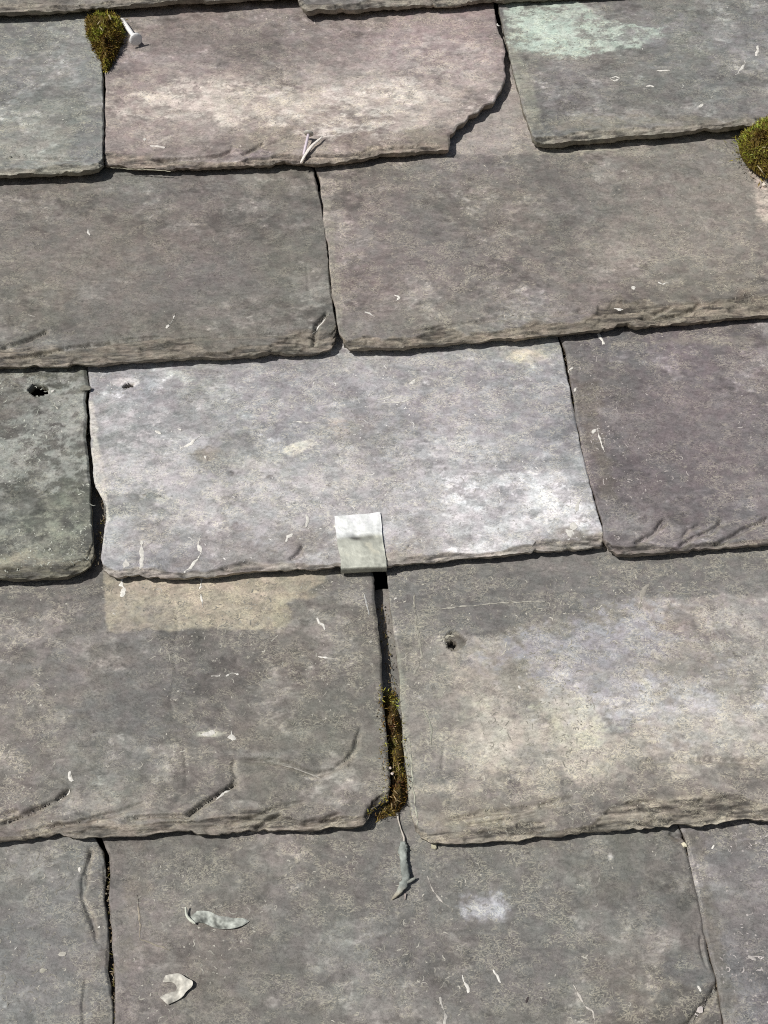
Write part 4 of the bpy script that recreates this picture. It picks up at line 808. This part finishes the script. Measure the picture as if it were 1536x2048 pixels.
joint_grit('joint_grit', 2, [(646, 380), (654, 450), (664, 540), (672, 600), (680, 660)], 130, 71)
joint_grit('joint_grit', 1, [(1128, 690), (1145, 780), (1165, 880), (1190, 985), (1208, 1060)], 110, 72)
joint_grit('joint_grit', -1, [(215, 1720), (217, 1790), (224, 1860), (226, 1950), (230, 2048)], 220, 73, (-5.0, -0.8))
joint_grit('joint_grit', -1, [(1369, 1690), (1388, 1760), (1408, 1850), (1424, 1920), (1445, 2000)], 130, 74, (-5, -1))
joint_grit('joint_grit', 1, [(180, 850), (188, 950), (200, 1010), (200, 1060), (196, 1120)], 120, 75, (-7.5, -5), 5)
joint_grit('joint_grit', 0, [(757, 1200), (770, 1280), (780, 1340), (785, 1376)], 70, 76, (-8, -6), 6)
joint_grit('joint_grit', 3, [(207, 150), (209, 220), (208, 320)], 60, 77, (-5, -2))
stone('pebble', (868, 1693), -1, 1.9, (0.55, 0.52, 0.38), 23, 'pale grain of grit under the rounded corner of the broad slate', key='K')
stone('pebble', (1369, 1689), -1, 1.7, (0.75, 0.70, 0.52), 24, 'cream grain of grit at the top of the right hand joint', key='K')
stone('pebble', (1526, 374), 2, 2.2, (0.78, 0.70, 0.60), 25, 'whitish bit of grit below the round moss cushion', key='E', stretch=(0.7, 1.4))
stone('slate_flake', (172, 780), 1, 3.0, (0.22, 0.215, 0.18), 26, 'small loose slate flake bridging the joint beside the dark lichened slate', key='F', flat=0.35, stretch=(1.3, 0.8), dz=0.0004)

# --- nails
def nail(name, head_px, tip_px, k, head_h, tip_h, head_r, shank_r, tint_h, tint_s, label):
    a = survey([head_px], k, head_h * MM)[0]; b = survey([tip_px], k, tip_h * MM)[0]
    A = np.array((a[0], a[1], top_h(k, a[1]) + head_h * MM)); B = np.array((b[0], b[1], top_h(k, b[1]) + tip_h * MM))
    d = (A - B) / np.linalg.norm(A - B); root = root_at(name, (B[0], B[1], top_h(k, b[1])), label, 'nail')
    T, F = tube([B, B * 0.9 + A * 0.1, B * 0.5 + A * 0.5, A], np.array((0.55, 1, 1.0, 1.0)) * shank_r * MM, 12, 0.03, 3)
    place('shank', T, F, ZINC, tint_s, parent=root)
    T, F = tube([A - d * 0.3 * MM, A, A + d * 0.9 * MM, A + d * 1.3 * MM, A + d * 1.45 * MM], np.array((0.5, 0.98, 1.0, 0.85, 0.45)) * head_r * MM, 20, 0.035, 4)
    place('nail_head', T, F, ZINC, tint_h, parent=root)
nail('roofing_nail', (271, 78), (243, 38), 3, 6.0, 1.8, 4.6, 1.7, (0.86, 0.86, 0.85), (0.88, 0.87, 0.84), 'white round headed nail lying on the slate against the left moss clump')
nail('roofing_nail', (617, 268), (607, 312), 3, 6.0, 1.4, 3.2, 1.0, (0.50, 0.48, 0.43), (0.66, 0.58, 0.63), 'small dull round headed nail beside the white splinter')
def splinter():
    P = survey([(601, 325), (612, 312), (625, 297), (636, 288), (646, 279)], 3); z = [top_h(3, p[1]) + h for p, h in zip(P, (-0.0005, 0.0022, 0.0030, 0.0032, 0.0030))]
    T, F = tube(np.column_stack((resample(P, np.linspace(0, 1, 14)), np.interp(np.linspace(0, 1, 14), np.linspace(0, 1, 5), z))), np.array((0.6, 1.1, 1.15, 1.0, 0.9, 0.35)) * MM, 8, 0.05, 6, 0.45)
    place('wood_splinter', T, F, ORGANIC, (0.80, 0.75, 0.68), 'thin white splinter lying across the lower edge of the pinkish slate', 'splinter')
splinter()

# --- twig, leaf and curled flake on the big lower slate
def twig():
    k = -1; c = on('K', [(810, 1740)], k)[0]; root = root_at('twig', c, 'short grey green forked twig lying under the mossy joint', 'twig')
    def path(px, hs, n):
        P = on('K', px, k); P[:, 2] = np.array([top_h(k, p[1]) for p in P]) + np.array(hs) * MM; return resample(P, np.linspace(0, 1, n))
    p = path([(806, 1686), (806, 1705), (808, 1730), (811, 1748), (812, 1760), (806, 1774), (797, 1787), (783, 1800)], (1.6, 2.2, 2.4, 2.4, 2.6, 2.2, 1.6, 0.7), 34)
    T, F = tube(p, np.array((1.4, 2.2, 2.0, 1.8, 1.9, 2.1, 1.9, 1.9, 1.6, 1.0, 0.3)) * MM, 14, 0.13, 8, 0.7)
    n1 = fbm(T[:, 0], T[:, 1], 0.006, 3, 91)[:, None]; C = np.array((0.37, 0.40, 0.365)) * np.clip(1 + 0.6 * n1, 0.4, 1.6); tq = sstep(np.quantile(T[:, 1], 0.30), np.quantile(T[:, 1], 0.05), T[:, 1])[:, None]; C = C * (1 - tq) + np.array((0.40, 0.365, 0.285)) * (1 + 0.3 * n1) * tq
    place('twig_stem', T, F, ORGANIC, C, parent=root)
    T, F = tube(path([(811, 1766), (820, 1764), (832, 1757)], (2.2, 2.2, 2.0), 10), np.array((1.2, 0.9, 0.8, 0.4)) * MM, 9, 0.06, 9); place('side_shoot', T, F, ORGANIC, (0.33, 0.34, 0.30), parent=root)
    T, F = tube(path([(794, 1626), (797, 1642), (802, 1660), (808, 1676), (808, 1690)], (0.6, 0.7, 0.9, 1.2, 1.8), 16), np.array((0.9, 0.35, 0.3, 0.5, 0.6)) * MM, 7, 0.05, 10); place('root_thread', T, F, ORGANIC, (0.52, 0.48, 0.42), parent=root)
    T, F = tube(path([(811, 1788), (810, 1800)], (0.7, 0.5), 4), np.array((0.6, 0.2)) * MM, 6); place('bark_shred', T, F, ORGANIC, (0.42, 0.36, 0.33), parent=root)
twig()
def loft(A, B, mid, hA, hB, thick, nl, ns, seed, noise=0.25):
    """a thin curved sheet between two edges, with real thickness"""
    for _ in range(2):
        A, B = [np.vstack((q[:1], np.column_stack((0.75 * q[:-1] + 0.25 * q[1:], 0.25 * q[:-1] + 0.75 * q[1:])).reshape(-1, 2), q[-1:])) for q in (np.asarray(A), np.asarray(B))]
    t = np.linspace(0, 1, nl); A = resample(A, t); B = resample(B, t); A = edge_jag(A, 0.35 * MM, seed, 0.3 * MM); B = edge_jag(B, 0.35 * MM, seed + 5, 0.3 * MM); ha = np.interp(t, np.linspace(0, 1, len(hA)), hA); hb = np.interp(t, np.linspace(0, 1, len(hB)), hB); hm = np.interp(t, np.linspace(0, 1, len(mid)), mid)
    g = np.zeros((nl, ns, 3))
    for j in range(ns):
        s = j / (ns - 1); p = A * (1 - s) + B * s
        g[:, j, :2] = p; g[:, j, 2] = top_h(-1, p[:, 1]) + ((1 - s) * ha + s * hb + hm * 4 * s * (1 - s) + noise * fbm(p[:, 0], p[:, 1], 0.005, 3, seed)) * MM
    V = g.reshape(-1, 3); bot = V.copy(); bot[:, 2] -= thick * MM; idx = np.arange(nl * ns).reshape(nl, ns); o = nl * ns; F = []
    for i in range(nl - 1):
        for j in range(ns - 1):
            a, b, c, d = [int(x) for x in (idx[i, j], idx[i, j + 1], idx[i + 1, j + 1], idx[i + 1, j])]; F.append((a, b, c, d)); F.append((o + a, o + d, o + c, o + b))
    lp = np.concatenate((idx[0, :-1], idx[:-1, -1], idx[-1, :0:-1], idx[:0:-1, 0])); n = len(lp); VV = np.vstack((V, bot, V[lp], bot[lp]))
    for i in range(n): F.append((2 * o + i, 2 * o + (i + 1) % n, 2 * o + n + (i + 1) % n, 2 * o + n + i))
    return VV, F
def leaf():
    c = on('K', [(435, 1842)], -1)[0]; root = root_at('dry_leaf', c, 'shrivelled grey green leaf with a short upturned stalk on the lower slate', 'leaf')
    A = survey([(376, 1838), (384, 1830), (396, 1822), (420, 1824), (436, 1833), (452, 1834), (466, 1837), (486, 1837), (498, 1842)], -1)
    B = survey([(376, 1840), (388, 1848), (400, 1847), (412, 1850), (428, 1856), (445, 1860), (470, 1857), (488, 1851), (498, 1844)], -1)
    V, F = loft(A, B, (0.2, 0.5, 0.1, 0.6, 0.4, 0.2), (0.6, 0.6, 0.5, 0.5, 0.6), (0.9, 1.5, 1.3, 1.9, 1.7, 1.0), 0.3, 60, 16, 51, 0.7)
    n1 = fbm(V[:, 0], V[:, 1], 0.005, 4, 92)[:, None]; C = np.array((0.31, 0.325, 0.29)) * np.clip(1 + 0.75 * n1 + 0.8 * fbm(V[:, 0], V[:, 1], 0.0022, 3, 94)[:, None], 0.25, 2.2)
    wf = sstep(0.3, 0.6, fbm(V[:, 0], V[:, 1], 0.004, 3, 95))[:, None] * 0.35; C = C * (1 - wf) + np.array((0.60, 0.60, 0.55)) * wf
    place('leaf_blade', V, F, ORGANIC, C, parent=root)
    P = on('K', [(373, 1817), (373, 1826), (375, 1834), (382, 1842), (392, 1849)], -1); P[:, 2] = [top_h(-1, p[1]) + h * MM for p, h in zip(P, (3.6, 2.6, 1.8, 1.9, 2.3))]
    T, F = tube(resample(P, np.linspace(0, 1, 14)), np.array((0.45, 0.55, 0.75, 0.8, 0.4)) * MM, 8); place('stalk', T, F, ORGANIC, (0.60, 0.62, 0.53), parent=root)
leaf()
def curl():
    out = survey([(332, 1952), (346, 1949), (362, 1949), (374, 1958), (388, 1964), (386, 1976), (373, 1985), (367, 1994), (352, 2002), (337, 2011)], -1)
    inn = survey([(326, 1964), (338, 1966), (348, 1966), (353, 1971), (355, 1976), (353, 1981), (348, 1983), (343, 1984), (334, 1988), (320, 1995)], -1)
    V, F = loft(out, inn, (0.3, 0.6, 0.4, 0.2, 0.6), (1.0, 1.6, 3.2, 3.4, 2.2, 1.2), (0.7, 0.9, 0.8, 0.8, 1.0, 0.9), 0.6, 48, 16, 61, 0.9)
    n1 = fbm(V[:, 0], V[:, 1], 0.006, 3, 93)[:, None]; C = np.array((0.56, 0.54, 0.475)) * np.clip(1 + 0.30 * n1 + 0.35 * fbm(V[:, 0], V[:, 1], 0.0025, 3, 96)[:, None], 0.4, 1.4)
    place('curled_flake', V, F, ORGANIC, C, 'pale hook shaped curled flake near the bottom left of the big lower slate', 'flake')
curl()
